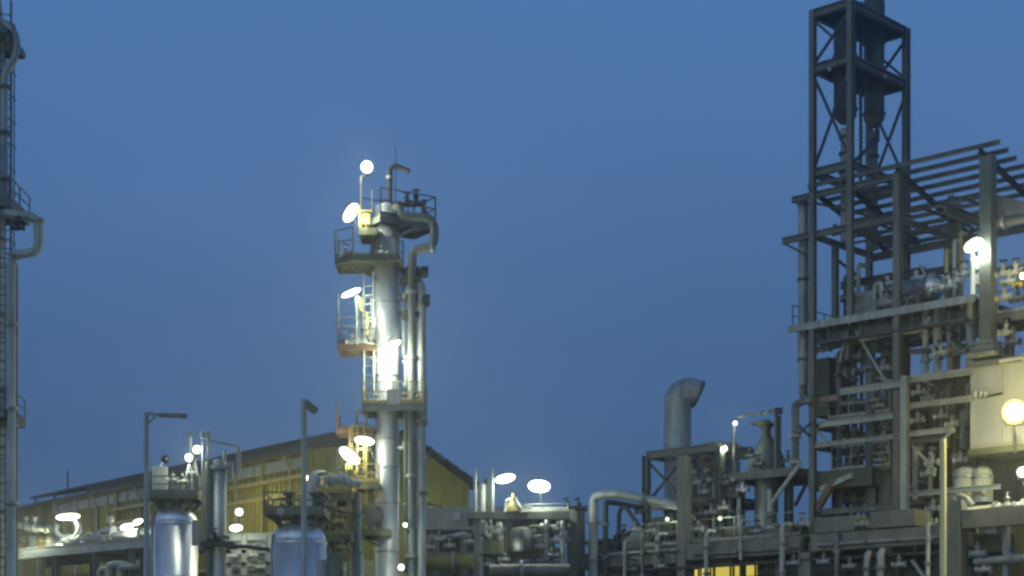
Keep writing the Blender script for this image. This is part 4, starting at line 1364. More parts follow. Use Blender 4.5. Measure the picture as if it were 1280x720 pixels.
# tower rings
for z in (zT - .17, FP(1018, 86, 0).z, FP(1018, 216, 0).z):
    beam(aF, 0, aL, 0, z)
    beam(aF, TB, aL, TB, z)
    beam(aF, .18, aF, TB - .18, z, .22, .3)
    beam(aL, .18, aL, TB - .18, z, .22, .3)
for i, z in enumerate((zT - .02, FP(1018, 86, 0).z + .19)):
    poly = [(aF, .05), (aL, .05), (aL, TB - .05), (aF, TB - .05)]
    mb = MB()
    mb.hexa([F(a, b, zz) for zz in (z, z + .07) for a, b in poly])
    for u in (.25, .5, .75):
        mb.bar(F(aF, TB * u, z - .12), F(aL, TB * u, z - .12), .08, .2)
    mb.build('deck', DARK, sf)
z_a, z_b, z_c = zT - .4, FP(1018, 86, 0).z, FP(1018, 216, 0).z
for lo, hi in ((z_b + .25, z_a), (z_c + .2, z_b - .2)):
    for (p, q) in ((F(aF, 0, lo), F(aL, 0, hi)), (F(aL, .09, lo), F(aF, .09, hi)), (F(aF, TB, lo), F(aL, TB, hi)), (F(aL, TB + .09, lo), F(aF, TB + .09, hi))):
        brace(p, q, .1)
# slatted roof
a_out = FA(1250, 0)
a_in = aL + .25
SL = .25
rows = 10
for i in range(rows):
    b = i * .68
    z = zroof + .32 - b * SL
    mb = MB()
    mb.ibeam(F(a_out, b, z), F(a_in, b, z), .12, .17)
    mb.build('purlin', FRAME, sf)
bR = (rows - 1) * .68
for a in (FA(1226, 0), aC, aF + .3, aL):
    mb = MB()
    mb.ibeam(F(a, -.15, zroof + .13), F(a, bR + .3, zroof + .13 - (bR + .45) * SL), .16, .2)
    mb.build('rafter', DARK, sf)
a_w = FA(990, 0)
beam(aC - .1, 0, a_w, 0, zroof - .12, .22, .26)
a_w2 = FA(978, 0)
beam(aC + .1, 0, a_w2, 0, zlow, .22, .26)
beam(aE, TB, aL, TB, zlow - .2, .24, .3)
for a in (aC, aF, aL, (aC + aE) / 2):
    beam(a, .2, a, TB - .2, zlow - .05, .18, .24)
for a in [aL + (aE - aL) * u for u in (.12, .3, .42, .62, .74, .86)]:
    MB().bar(F(a, .1, zlow + .25), F(a, TB, zlow + .25), .09, .1).build('purlin', DARK, sf)
for b in (.9, 1.8, 2.7, 3.6):
    MB().bar(F(aE + .2, b, zlow + .36), F(aL + .2, b, zlow + .36), .08, .1).build('purlin', FRAME, sf)
brace(F(aL, 0, zlow - 1.0), F(a_w2 - .15, 0, zlow - .15), .09)
brace(F(aL, .1, zroof - .4), F(aF - 1.2, 1.6, zlow + .3), .1)
brace(FP(1047, 325, 0.9), FP(1078, 350, 2.2), .1)
beam(aC, 2.2, FA(1205, 2.2), 2.2, FP(1150, 343, 2.2).z, .22, .3, DARK)
beam(aL, 2.2, aC, 2.2, FP(1080, 352, 2.2).z, .22, .3, DARK)
brace(FP(1150, 330, 1.2), FP(1157, 345, 1.2), .07, PALE)
col(FA(1186, TB), TB, zplat, zroof - 1.3, .3)
col(FA(1200, 3), 3, zplat, zroof - .9, .2)
# main platform
a_p0, a_p1 = FA(985, -.15), FA(1219, -.15)
mb = MB()
mb.hexa([F(a, b, z) for z in (zplat - .1, zplat) for a, b in ((a_p1, -.1), (a_p0, -.1), (a_p0, TB + .6), (a_p1, TB + .6))])
for i in range(1, 12):
    a = a_p0 + (a_p1 - a_p0) * i / 12
    mb.bar(F(a, 0, zplat - .2), F(a, TB + .5, zplat - .2), .1, .18)
plat = mb.build('platform', FRAME, sf)
MB().bar(F(a_p0, -.16, zplat - .07), F(a_p1, -.16, zplat - .07), .08, .3).build('edge_channel', GALV, plat)
railing([F(a_p0 - .1, TB + .5, zplat), F(a_p0 - .1, .05, zplat)], plat, FRAME, h=1.0)
railing([F(FA(1050, .1), .1, zplat), F(FA(1118, .1), .1, zplat)], plat, PALE, h=.95, th=.035)
for b in (.6, 2.4, TB):
    beam(a_p1, b, a_p0, b, zplat - .45, .24, .34)
# lower tiers
a_s = FA(1131, -.55)
for (x0, x1, y0, b, m, h) in ((1050, 1128, 490, -.4, PALE, .28), (1024, 1126, 531, 0, PALE, .26), (1019, 1126, 557, -.1, PALE, .2), (1028, 1124, 640, 0, FRAME, .24),
                              (1134, 1216, 475, -.4, PALE, .24), (1134, 1214, 508, -.4, PALE, .22), (1135, 1192, 543, -.4, PALE, .22), (1140, 1179, 552, 0, FRAME, .2), (1135, 1250, 618, -.3, PALE, .2), (1135, 1185, 628, .3, FRAME, .2), (1022, 1046, 500, 0.2, PINK, .22)):
    z = FP(x0, y0, b).z
    beam(FA(x1, b), b, FA(x0, b), b, z, .2, h, m)
col(a_s, -.55, zg1 + .75, FP(1131, 470, -.55).z, .28, GALV)
for z in (FP(1024, 531, 0).z, FP(1019, 557, 0).z, FP(1028, 640, 0).z, FP(1050, 490, 0).z):
    beam(aL, .2, aL, TB, z - .02, .2, .26)
    beam(aC, .2, aC, TB, z - .02, .2, .26)
    beam(aL, TB, aC, TB, z - .02, .2, .26)
for p, q in ((FP(1058, 405 + 10, .4), FP(1050, 452, .4)), (FP(1070, 414, .3), FP(1108, 478, .3)), (FP(1140, 557, -.2), FP(1170, 588, -.2)), (FP(1018, 535, .1), FP(1034, 552, .1)), (FP(1083, 470, 1.2), FP(1118, 476, 1.2))):
    brace(p, q, .09, PALE)
MB().bar(FP(1060, 412, .4), FP(1060, 450, .4), .16).build('hanger', FRAME, sf)
# knee under the lower deck
mb = MB()
zk = FP(1020, 590, .2).z
mb.hexa([F(a, b, z) for z in (zk - .75, zk) for a, b in ((FA(1090, .2), .2), (FA(1010, .2), .2), (FA(1010, .2), 3.6), (FA(1090, .2), 3.6))])
mb.build('lower_deck', GREEN, sf)
brace(FP(1022, 636, .1), FP(1044, 598, .1), .26, RUST)
brace(FP(1026, 612, .1), FP(1066, 594, .1), .22, PALE)
mb = MB()
mb.bar(FP(1018, 470, .5), FP(1018, 510, .5), .05)
pa, pb = FA(1036, 1.5), FA(1016, 1.5)
za, zb = FP(1025, 520, 1.5).z, FP(1025, 448, 1.5).z
tag(MB().hexa([F(a, b, z) for z in (za, zb) for a, b in ((pa, 1.5), (pb, 1.5), (pb, 3.5), (pa, 3.5))]).build('duct', GREEN), 'dark square duct just inside the outer leg of the process frame', 'duct')

# silencers in the narrow tower
am = (aL + aF) / 2
for i, (px, top, bot, r, lab) in enumerate(((1055, 16, 146, .45, 'dark silencer nearer the front leg in the narrow top tower'), (1091.5, 3, 150, .47, 'dark capped silencer farther back in the narrow top tower'))):
    b = (1.25, 3.35)[i]
    # stand it on the tower centre line
    r += (.04, -.02)[i]
    p = F(am + (.12, -.02)[i], b, 0)
    m_ = p.y / FPX
    zt_, zb = EYE + (HY - top) * m_, EYE + (HY - bot) * m_
    t = thing('silencer', lab, 'silencer', p, 'silencers in the narrow tower')
    prof = [(.2, zb - .3), (r * .7, zb - .16), (r, zb), (r, zt_)]
    MB().lathe(p, prof + ([(r * .97, zt_ + .02)] if i == 0 else dome(r, zt_, .2)), 26).build('shell', (DARK, SILEN)[i], t)
    for z in ((zt_ - .5, zt_ - 1.9, zb + .3) if i == 0 else (zt_ - 1.8, zb + .25)):
        MB().lathe(V((p.x, p.y, z)), [(r + .03, -.07), (r + .06, 0), (r + .03, .07)], 26).build('ring', DARK, t)
    if i == 1:
        MB().lathe(V((p.x, p.y, zt_ - 1.75)), [(r + .02, 0), (r + .02, 1.7), (r * .9, 1.9)], 26).build('cap', DARK, t)
    mb = MB()
    mb.cyl(V((p.x, p.y, zroof - 2)), V((p.x, p.y, zb - .5)), .2 if i == 0 else .17)
    mb.build('inlet_pipe', GALV if i == 0 else FRAME, t)
    for z in (zb - .9, zb - 1.6, zb - 2.4):
        MB().cyl(V((p.x, p.y, z - .05)), V((p.x, p.y, z + .05)), .28 if i == 0 else .24).build('flange', DARK, t)
p = F(am, 3.35, EYE + (HY - 162) * F(am, 3.35, 0).y / FPX)
pipe([p + V((.1, -.25, .2)), p + V((.12, -.3, -.5)), FP(1066, 204, .6)], .09, 'slanting dark pipe from the capped silencer to the front leg of the tower', DARK)
mb = MB()
for i in range(46):
    an_ = i * .42
    q = F(am, 2.3, z_c + .6 + i * .21)
    mb.bar(q, q + (U * math.cos(an_) + N * math.sin(an_)) * .13, .07, .035)
mb.cyl(F(am, 2.3, z_c), F(am, 2.3, zT), .07)
tag(mb.build('spiral_ladder', DARK), 'thin dark spiral ladder between the two silencers', 'ladder')
for px, py, lab in ((1039, 88, 'tiny unlit bulkhead lamp under the front of the tower middle deck'), (1109, 101, 'tiny unlit bulkhead lamp under the rear of the tower middle deck')):
    p = FP(px, py, (.05, 2.7)[px > 1100])
    if px > 1100:
        p = F(aF - .05, TB * .62, z_b - .1)
    tag(MB().sphere(p + V((-.1, -.15, 0)), .09, 10).build('bulkhead_lamp', WHITE), lab, 'lamp')

# fat grey duct beside the outer leg
p = FP(1004, 256, .6)
t = thing('vertical_duct', 'fat grey vertical duct outside the outer leg of the process frame', 'duct', V((p.x, p.y, 0)))
zb = FP(1004, 482, .6).z
MB().cyl(V((p.x, p.y, zb)), p, .22, n=20).build('shell', GALV, t)
MB().cyl(p - UP * .02, p + UP * .1, .28, n=20).build('cap', FRAME, t)
MB().tube([V((p.x, p.y, zb)) + UP * .02, V((p.x, p.y, zb - .6)), F(FA(1004, .6) - 1.2, .9, zb - .9)], .2).build('outlet', FRAME, t)
mb = MB()
for py in (300, 350, 409, 450):
    q = FP(1004, py, .6)
    mb.bar(q, q - U * .5, .12, .14)
    mb.cyl(q - UP * .05, q + UP * .05, .27)
mb.build('bracket', DARK, t)

# equipment on the main platform
def exch(a0, a1, b, z, r, label, m=ALU):
    t = thing('heat_exchanger', label, 'heat exchanger', F((a0 + a1) / 2, b, zplat))
    L = abs(a1 - a0)
    d = (F(a1, b, z) - F(a0, b, z)).normalized()
    MB().lathe(F(a0, b, z), [(r * .2, -.28), (r * .75, -.2), (r, 0), (r, .06), (r * 1.2, .06), (r * 1.2, .2), (r, .2), (r, L)] + dome(r, L, .25), 26, d).build('shell', m, t)
    for u in (.25, .78):
        c_ = F(a0 + (a1 - a0) * u, b, zplat)
        MB().bar(c_, V((c_.x, c_.y, z - r * .7)), r * 1.5, .2, U).build('saddle', FRAME, t)
        MB().cyl(V((c_.x, c_.y, z)) + d * .3, V((c_.x, c_.y, z + r + .35)) + d * .3, .11).build('nozzle', GALV, t)
    return t


exch(FA(1170, 1.3), FA(1102, 1.3), 1.3, zplat + 1.0, .5, 'shiny horizontal exchanger on the main platform of the process frame')
exch(FA(1150, 3.2), FA(1074, 3.2), 3.2, zplat + 1.3, .45, 'second horizontal exchanger behind the shiny one on the main platform', PALE)
pa, pb = FA(1098, 1.2), FA(1066, 1.2)
cab = thing('cabinet', 'pale grey cabinet on the main platform beside the shiny exchanger', 'cabinet', F(pa, 1.2, zplat))
MB().hexa([F(a, b, z) for z in (zplat + .1, zplat + 1.35) for a, b in ((pa, 1.2), (pb, 1.2), (pb, 2.2), (pa, 2.2))]).build('body', GREYCLAD, cab)
MB().bar(F(pa, 1.17, zplat + .75), F((pa + pb) / 2, 1.17, zplat + .75), .04, 1.0).build('door', PALE, cab)
pipe([F(FA(1093, .5), .5, zplat), F(FA(1093, .5), .5, zplat + 1.35), F(FA(1101, .5), .5, zplat + 1.4), F(FA(1103, .5), .5, zplat + .6), F(FA(1118, .5), .5, zplat + .5)], .1, 'white looped pipe on the main platform in front of the cabinet', WHITE, ((0, .5),))
for i, (px, py, b, m, lab) in enumerate(((1108, 379, .4, PALE, 'pale valve on the white looped pipe of the main platform'), (1104, 366, .6, DARK, 'black valve above the white looped pipe of the main platform'), (1172, 362, .5, WHITE, 'white valve at the end of the shiny exchanger'),
                                    (1186, 358, .4, PALE, 'pale valve second from the corner post on the main platform'), (1196, 352, .4, GALV, 'grey valve nearest the corner post on the main platform'), (1060, 372, .8, DARK, 'dark valve at the outer end of the cabinet'),
                                    (1205, 343, .6, WHITE, 'brightly lit white valve below the bright platform lamp'), (1132, 385, .3, FRAME, 'dull valve low beside the front column on the main platform'))):
    valve(FP(px, py, b), U, .17, lab, m)
for i, (px, y0, r, b, m, lab) in enumerate(((1056, 345, .07, 1.0, DARK, 'thin dark riser at the outer end of the main platform'), (1073, 330, .1, 1.6, PALE, 'thin pale riser above the cabinet on the main platform'), (1183, 312, .08, 1.0, YEL, 'yellowish riser near the bright platform lamp'), (1193, 300, .08, 1.2, PALE, 'pale riser near the bright platform lamp'),
                                            (1201, 290, .07, 1.5, YEL, 'tall thin yellowish riser behind the bright platform lamp'))):
    p = FP(px, y0, b)
    pipe([p + N * .5, p, V((p.x, p.y, zplat))], r, lab, m, ((1, .5), (1, .85)), group='risers on the main platform')
t = tube_lamp(FP(1206, 313, -.3), FP(1229, 300, -.3), FP(1226, 290, .1), 'very bright slanting lamp by the corner post under the slatted roof', 520, w=.5)
mb = MB()
q = FP(1216, 318, -.1)
mb.tube([q, V((q.x, q.y, zplat))], .1)
tag(mb.build('lit_post', WHITE), 'white lit post standing right under the bright platform lamp', 'post')
mb = MB()
q = FP(1224, 330, .2)
mb.box(q, .35, .3, .5)
mb.box(q - UP * .65, .42, .3, .4)
mb.bar(q, V((q.x, q.y, zplat)), .1)
tag(mb.build('junction_box', WHITE), 'pair of white junction boxes between the lit post and the corner post', 'junction box')

# pipes hanging below the main platform
for i, (px, y0, y1, r, b, m, lab) in enumerate(((1157, 412, 478, .14, .4, PALE, 'first vertical pipe below the main platform'), (1172, 397, 474, .17, .4, PALE, 'second and thicker vertical pipe below the main platform'), (1187, 398, 470, .12, .5, GALV, 'third vertical pipe below the main platform'),
                                                (1198, 392, 468, .08, .8, FRAME, 'thin fourth vertical pipe below the main platform'), (1214, 382, 460, .2, .4, GALV, 'thick vertical pipe beside the base of the corner post'))):
    p = FP(px, y0, b)
    q = V((p.x, p.y, FP(px, y1, b).z))
    pipe([V((p.x, p.y, zplat - .1)), q], r, lab, m, ((0, .35), (0, .7)), group='vertical pipes below the main platform')
pipe([FP(1075, 424, .3), FP(1118, 416, .3), FP(1150, 413, .3), FP(1160, 404, .3), FP(1164, 396, .3)], .12, 'bent pale pipe close under the main platform', PALE, ((0, .5),))
pipe([FP(1138, 440, .2), FP(1190, 436, .2), FP(1207, 432, .2)], .11, 'level dark pipe crossing the vertical pipes below the main platform', DARK, ((0, .6),))
for px, py, lab in ((1192, 436, 'pale valve at the end of the level dark pipe'), (1176, 440, 'dull valve on the second vertical pipe below the main platform'), (1201, 440, 'yellowish valve beside the thick pipe at the corner post')):
    valve(FP(px, py, .1), U, .15, lab, (PALE, FRAME, YEL)[px % 3])
# tall pipe bundle in the open bay
for i, (px, b, r) in enumerate(((1042, 2.0, .09), (1049, 1.2, .15), (1059, 2.4, .12), (1068, 1.8, .13), (1077, 2.6, .08), (1088, 1.0, .22), (1097, 2.2, .1), (1104, 1.5, .12), (1112, 2.5, .14))):
    p = FP(px, 448 - (i % 3) * 8, b)
    pipe([p + N * .8, p, V((p.x, p.y, zg1 + .1))], r, ('tall pipe %s in the open bay' % ('nearest the outer leg', 'second from the outer leg, a thick one', 'third from the outer leg', 'fourth from the outer leg', 'fifth from the outer leg and thinnest', 'sixth from the outer leg and thickest', 'third from the front column', 'second from the front column', 'nearest the front column')[i]), (DARK, FRAME, DARK, FRAME, DARK, FRAME, FRAME, GALV, FRAME)[i],
         ((1, .12), (1, .4), (1, .7)), group='tall pipes in the open bay of the process frame')
for i, (px0, px1, py, b, r) in enumerate(((1052, 1090, 446, 1.4, .2), (1048, 1078, 468, 1.0, .12), (1046, 1112, 505, 1.3, .16), (1040, 1116, 520, 2.4, .2), (1046, 1088, 545, 2.4, .1), (1052, 1108, 625, 1.4, .2), (1046, 1096, 612, 2.6, .14))):
    pipe([FP(px0, py, b), FP(px1, py - 3, b)], r, ('highest level pipe across the open bay', 'short level pipe just under the highest one in the open bay', 'level pipe across the middle of the open bay', 'thick level pipe behind the middle of the open bay', 'thin level pipe below the middle of the open bay', 'thick level pipe low in the open bay', 'thin level pipe low in the open bay')[i], (FRAME, DARK, FRAME, FRAME, DARK, GREEN, DARK)[i], ((0, .35), (0, .7)))
valve(FP(1029, 436, .5), U, .2, 'round dull valve near the outer leg below the main platform', FRAME)
for px, py, lab in ((1098, 507, 'pale valve in the middle of the open bay beside the front column'), (1104, 460, 'small valve high in the open bay beside the front column'), (1100, 575, 'pale valve low in the open bay above the vessel'), (1092, 500, 'dull valve on the thick pipe in the open bay'), (1078, 462, 'dark valve high in the open bay'), (1108, 535, 'pale valve beside the front column between two beams')):
    valve(FP(px, py, .7), U, .14, lab, (PALE, FRAME, GALV)[px % 3])
# vessel low in the bay
p = FP(1110, 640, 1.4)
t = thing('small_vessel', 'green-grey upright vessel low in the bay behind the front stanchion', 'vessel', V((p.x, p.y, zg1 + .1)))
zt_ = FP(1110, 566, 1.4).z
MB().lathe(V((p.x, p.y, zg1 + .12)), [(.42, 0), (.42, zt_ - zg1 - .4)] + dome(.42, zt_ - zg1 - .4, .25), 22).build('shell', FRAME, t)
MB().tube([V((p.x, p.y, zt_ - .05)), V((p.x, p.y, zt_ + .3)), V((p.x, p.y, zt_ + .3)) + U * .7, V((p.x, p.y, zg1 + .8)) + U * .7 - N * .3], .09).build('outlet', PALE, t)

for i, (px, y0, y1, r, b, m) in enumerate(((1177, 488, 600, .1, 1.2, GALV), (1185, 482, 560, .13, .9, FRAME), (1193, 500, 600, .09, 1.4, YEL), (1203, 515, 560, .12, .8, PALE), (1209, 480, 560, .08, 1.5, GALV))):
    p, q = FP(px, y0, b), FP(px, y1, b)
    pipe([p + N * .4, p, V((p.x, p.y, q.z))], r, ('first olive-lit riser beside the white clad room, counted from the front stanchion', 'second and thick olive-lit riser beside the white clad room', 'yellow olive-lit riser beside the white clad room', 'short pale olive-lit riser beside the white clad room', 'olive-lit riser touching the edge of the white clad room')[i], m, ((1, .25), (1, .7)), group='olive-lit risers beside the white clad room')
for px, py, m, lab in ((1148, 490, PALE, 'pale valve between the two upper east beams'), (1160, 497, GALV, 'grey valve between the two upper east beams'), (1176, 520, GALV, 'grey valve in the olive glow of the big floodlight'), (1190, 530, PALE, 'pale valve in the olive glow of the big floodlight'), (1147, 525, GALV, 'grey valve beside the front stanchion in the east bay'), (1200, 575, GALV, 'grey valve above the first domed drum')):
    valve(FP(px, py, .4), U, .15, lab, m)
for x0, x1, py, b, lab in ((1036, 1112, 519, 1.0, 'guard rail of the hidden walkway across the middle of the open bay'), (1040, 1112, 585, .9, 'guard rail of the hidden walkway low in the open bay')):
    t_ = thing('walkway', lab.replace('guard rail of the hidden walkway', 'narrow railed walkway'), 'walkway', FP((x0 + x1) / 2, py, b), 'narrow walkways in the open bay')
    z_ = FP((x0 + x1) / 2, py, b).z
    platform([xy(F(FA(x1, b), b, 0)), xy(F(FA(x0, b), b, 0)), xy(F(FA(x0, b), b + .8, 0)), xy(F(FA(x1, b), b + .8, 0))], z_, t_, FRAME, (0, 1), PALE, edge=.12, h=1.0, joists=False)
st = thing('stair_flight', 'slanting steel stair flight in the open bay between two walkways', 'stairs', FP(1080, 585, 1.5))
pa, pb = FP(1056, 585, 1.5), FP(1100, 520, 1.5)
for dn in (0, .7):
    MB().bar(pa + N * dn, pb + N * dn, .06, .2).build('stringer', FRAME, st)
mb = MB()
for k in range(1, 12):
    q = pa + (pb - pa) * k / 12
    mb.hexa([q + U * .1, q - U * .12, q - U * .12 + N * .7, q + U * .1 + N * .7, q + U * .1 + UP * .03, q - U * .12 + UP * .03, q - U * .12 + N * .7 + UP * .03, q + U * .1 + N * .7 + UP * .03])
mb.build('tread', FRAME, st)
tr = thing('cable_tray', 'dark cable tray hung below the main platform of the process frame', 'cable tray', F(FA(1100, .0), .0, zplat - .9))
MB().bar(F(FA(1210, 0), .05, zplat - .86), F(FA(1022, 0), .05, zplat - .86), .5, .1).build('tray', DARK, tr)
for px in (1035, 1075, 1140, 1180):
    MB().bar(F(FA(px, .05), .05, zplat - .82), F(FA(px, .05), .05, zplat - .12), .05, .05, U).build('hanger', FRAME, tr)

# clad enclosure behind the eastern bay
t = thing('clad_enclosure', 'dark olive clad enclosure filling the bay behind the yellow-lit lamp post', 'enclosure', F(FA(1200, 2.6), 2.6, 0))
pa, pb = FA(1330, 2.6), FA(1134, 2.6)
za, zb = 0, FP(1200, 470, 2.6).z
MB().hexa([F(a, b, z) for z in (za, zb) for a, b in ((pa, 2.6), (pb, 2.6), (pb, 5.4), (pa, 5.4))]).build('wall', GREEN, t)
mb = MB()
a = pa + .2
while a < pb:
    mb.bar(F(a, 2.56, za), F(a, 2.56, zb), .06, .05, N)
    a += .45
mb.build('wall_rib', GREEN, t)
MB().bar(F(pa, 2.5, zb + .06), F(pb, 2.5, zb + .06), .3, .12).build('coping', FRAME, t)
for i, (px, y0, y1, r, b, m, lab) in enumerate(((1144, 560, 628, .12, .9, PALE, 'pale riser in the east bay next to the front stanchion'), (1152, 515, 640, .16, 1.6, FRAME, 'thick dull riser in the east bay'), (1163, 560, 640, .1, 1.0, GALV, 'thin grey riser in the east bay behind the lamp post'), (1169, 485, 535, .1, 1.0, FRAME, 'short dull riser high in the east bay'), (1160, 480, 505, .08, .8, PALE, 'short pale riser just under the first east beam'))):
    p = FP(px, y0, b)
    pipe([p + N * .4, p, V((p.x, p.y, FP(px, y1, b).z))], r, lab, m, ((1, .3), (1, .7)), group='risers in the east bay')
for px, py, lab in ((1165, 578, 'pale valve in the east bay beside the diagonal brace'), (1160, 592, 'dull valve in the east bay below the diagonal brace'), (1158, 640, 'pale valve low in the east bay beside the lamp post'), (1166, 636, 'white valve low in the east bay close to the lamp post'), (1150, 645, 'green-grey valve low in the east bay on the concrete rack'), (1163, 652, 'lowest valve of the east bay by the lamp post')):
    valve(FP(px, py, .2), U, .16, lab, (PALE, FRAME, WHITE)[(px + py) % 3])

# white clad room with the big floodlight
t = thing('switch_room', 'white clad room standing high in the frame behind the big yellow floodlight', 'building', F(FA(1250, -.3), -.3, FP(1213, 562, -.3).z))
pa, pb = FA(1335, -.3), FA(1213, -.3)
za, zb = FP(1213, 562, -.3).z, FP(1213, 461, -.3).z
MB().hexa([F(a, b, z) for z in (za, zb) for a, b in ((pa, -.3), (pb, -.3), (pb, 2.4), (pa, 2.4))]).build('wall', WHITE, t)
mb = MB()
for u in (.33, .66):
    a = pa + (pb - pa) * u
    mb.bar(F(a, -.31, za), F(a, -.31, zb), .03, .02, N)
mb.build('panel_joint', GREYCLAD, t)
MB().hexa([F(a, b, z) for z in (zb + .002, zb + .22) for a, b in ((pa, -.5), (pb + .1, -.5), (pb + .1, 2.5), (pa, 2.5))]).build('roof', FRAME, t)
MB().hexa([F(a, b, z) for z in (za - .25, za - .002) for a, b in ((pa, -.45), (pb + .05, -.45), (pb + .05, 2.5), (pa, 2.5))]).build('floor_beam', GREEN, t)
mb = MB()
for px in (1219, 1226, 1232):
    q = FP(px, 493, -.36)
    mb.box(q, .13, .1, .22)
mb.bar(FP(1216, 499, -.36), FP(1238, 495, -.36), .05)
tag(mb.build('switch_box', WHITE), 'row of small lit switch boxes on the white clad room', 'switch')
pipe([FP(1224, 497, -.36), FP(1253, 492, -.36)], .05, 'thin dark conduit along the wall of the white clad room', DARK)
p = FP(1268, 515, -1.6)
t = flood(p, V((-.28, -1, -.06)), .42, FP(1269, 545, -.6), 'huge glaring yellow floodlight in front of the white clad room', 1500, WARM, LAMPY)
mb = MB()
mb.lathe(p, [(.36, -.02), (.40, .04), (.43, .1), (.46, .1), (.46, .06), (.36, -.06)], 28, V((-.28, -1, -.06)))
mb.build('halo_ring', HALO, t)  # glowing ring added around the lens to imitate its halo
MB().tube([FP(1269, 543, -.6), FP(1269, 566, -.4)], .06).build('pole', DARK, t)
light(p + V((-.5, .35, .5)), 70, WARM, .25, t)
light(p + V((-.6, .3, -.75)), 60, WARM, .25, t)
flood(FP(1278, 590, -.9), V((-.2, -1, -.1)), .2, FP(1279, 606, -.6), 'small white floodlight at the picture edge below the white clad room', 700)

# below the white room
mb = MB()
for i, (px, r) in enumerate(((1207, .5), (1228, .42))):
    p = FP(px, 600, .4)
    t = thing('domed_drum', ('first pale domed drum under the white clad room', 'second pale domed drum under the white clad room, nearer the picture edge')[i], 'drum', p, 'domed drums under the white clad room')
    MB().lathe(V((p.x, p.y, p.z - .9)), [(r, 0), (r, 1.1)] + dome(r, 1.1, .35), 22).build('shell', PALE, t)
    MB().lathe(V((p.x, p.y, p.z + .1)), [(r + .02, -.04), (r + .04, 0), (r + .02, .04)], 22).build('band', GALV, t)
pipe([FP(1195, 625, -1.5), FP(1198, 619, -1.5), FP(1207, 621, -1.5), FP(1216, 632, -1.5)], .12, 'curved pale pipe over the head of the thick concrete post', PALE)
for px in (1222, 1229, 1236, 1243):
    p = FP(px, 636, .6)
    tag(MB().bar(p, p - UP * 1.0, .09, .09, U).build('baluster', PALE), 'short pale upright in the row under the domed drums', 'post', 'short uprights under the domed drums')
pipe([FP(1210, 640, -.6), FP(1330, 628, -.6)], .2, 'pale level pipe on the far side of the thick concrete post', PALE, ((0, .3), (0, .6)))
pipe([FP(1219, 702, -1), FP(1330, 693, -1)], .16, 'low pale pipe near the bottom edge beyond the thick concrete post', PALE, ((0, .1), (0, .42)))
for px, py, lab in ((1230, 712, 'white valve at the bottom edge beyond the thick concrete post'), (1222, 692, 'pale valve above the low pale pipe beyond the concrete post'), (1243, 655, 'pale valve beside the short uprights'), (1238, 664, 'grey valve below the short uprights'), (1259, 632, 'valve on the pale level pipe near the picture edge')):
    valve(FP(px, py, -1.1), U, .17, lab, (PALE, WHITE, GALV)[px % 3])
t = thing('pipe_stand', 'pale steel stand under the level pipe near the picture edge', 'stand', F(FA(1258, -.6), -.6, 0))
MB().ibeam(F(FA(1258, -.6), -.6, 0), F(FA(1258, -.6), -.6, FP(1258, 652, -.6).z), .22, .22, N).build('column', PALE, t)
MB().bar(F(FA(1258, -.6), -.9, FP(1258, 650, -.6).z), F(FA(1258, -.6), .6, FP(1258, 650, -.6).z), .25, .2).build('arm', FRAME, t)
tag(MB().hexa([F(a, b, z) for z in (FP(1230, 690, -.2).z, FP(1230, 668, -.2).z) for a, b in ((FA(1252, -.2), -.2), (FA(1208, -.2), -.2), (FA(1208, -.2), .9), (FA(1252, -.2), .9))]).build('equipment_box', GREEN), 'dark olive box below the short uprights', 'box')

# valve station east of the corner post
t = thing('valve_platform', 'small platform full of valves at the picture edge beyond the corner post', 'platform', F(FA(1265, .4), .4, FP(1265, 392, .4).z))
zz = FP(1250, 392, .4).z
poly = [xy(F(FA(x, .4), .4, 0)) for x in (1247, 1320)] + [xy(F(FA(x, .4), 2.4, 0)) for x in (1320, 1247)]
platform(poly, zz, t, FRAME, (0, 1), PALE, edge=.3, h=.9)
MB().bar(F(FA(1262, 1.2), 1.2, zz - .3), F(FA(1262, 1.2), 1.2, FP(1250, 450, 1.2).z), .3).build('column', FRAME, t)
for px, py, m, lab in ((1254, 342, WHITE, 'white valve nearest the corner post on the valve platform'), (1262, 352, PALE, 'pale valve in the middle of the valve platform'), (1270, 340, WHITE, 'tall white valve on the valve platform'), (1277, 355, YEL, 'yellow valve at the outer edge of the valve platform'),
                       (1255, 372, PALE, 'pale valve hanging on the front rail of the valve platform'), (1272, 374, DARK, 'dark valve on the front of the valve platform'), (1258, 415, PALE, 'pale valve below the valve platform'), (1266, 428, FRAME, 'dull valve below the valve platform near the picture edge')):
    valve(FP(px, py, .2), U, .17, lab, m)
pipe([FP(1246, 338, .6), FP(1290, 327, .6)], .09, 'thin blue-grey pipe crossing above the valve platform', GALV, ((0, .3),))
pipe([FP(1245, 279, .3), FP(1320, 266, .3)], .2, 'thick pipe leaving the corner post under the slatted roof', FRAME, ((0, .15),))
tag(MB().hexa([F(FA(1246, .1), .1, FP(1246, 273, .1).z), F(FA(1300, .1), .1, FP(1300, 262, .1).z), F(FA(1300, .1), .3, FP(1300, 262, .1).z), F(FA(1246, .1), .3, FP(1246, 273, .1).z),
               F(FA(1246, .1), .1, FP(1246, 243, .1).z), F(FA(1300, .1), .1, FP(1300, 258, .1).z), F(FA(1300, .1), .3, FP(1300, 258, .1).z), F(FA(1246, .1), .3, FP(1246, 243, .1).z)]).build('gusset_plate', FRAME), 'large triangular grey gusset at the corner post below the slatted roof', 'gusset')
flood(FP(1279, 345, -.1), V((-.3, -1, -.2)), .14, FP(1280, 365, .3), 'small yellowish light on the valve platform at the picture edge', 120, WARM, LAMPW)
pipe([FP(1250, 452, -.4), FP(1330, 438, -.4)], .12, 'pale pipe along the roof edge of the white clad room', PALE, ((0, .4),))
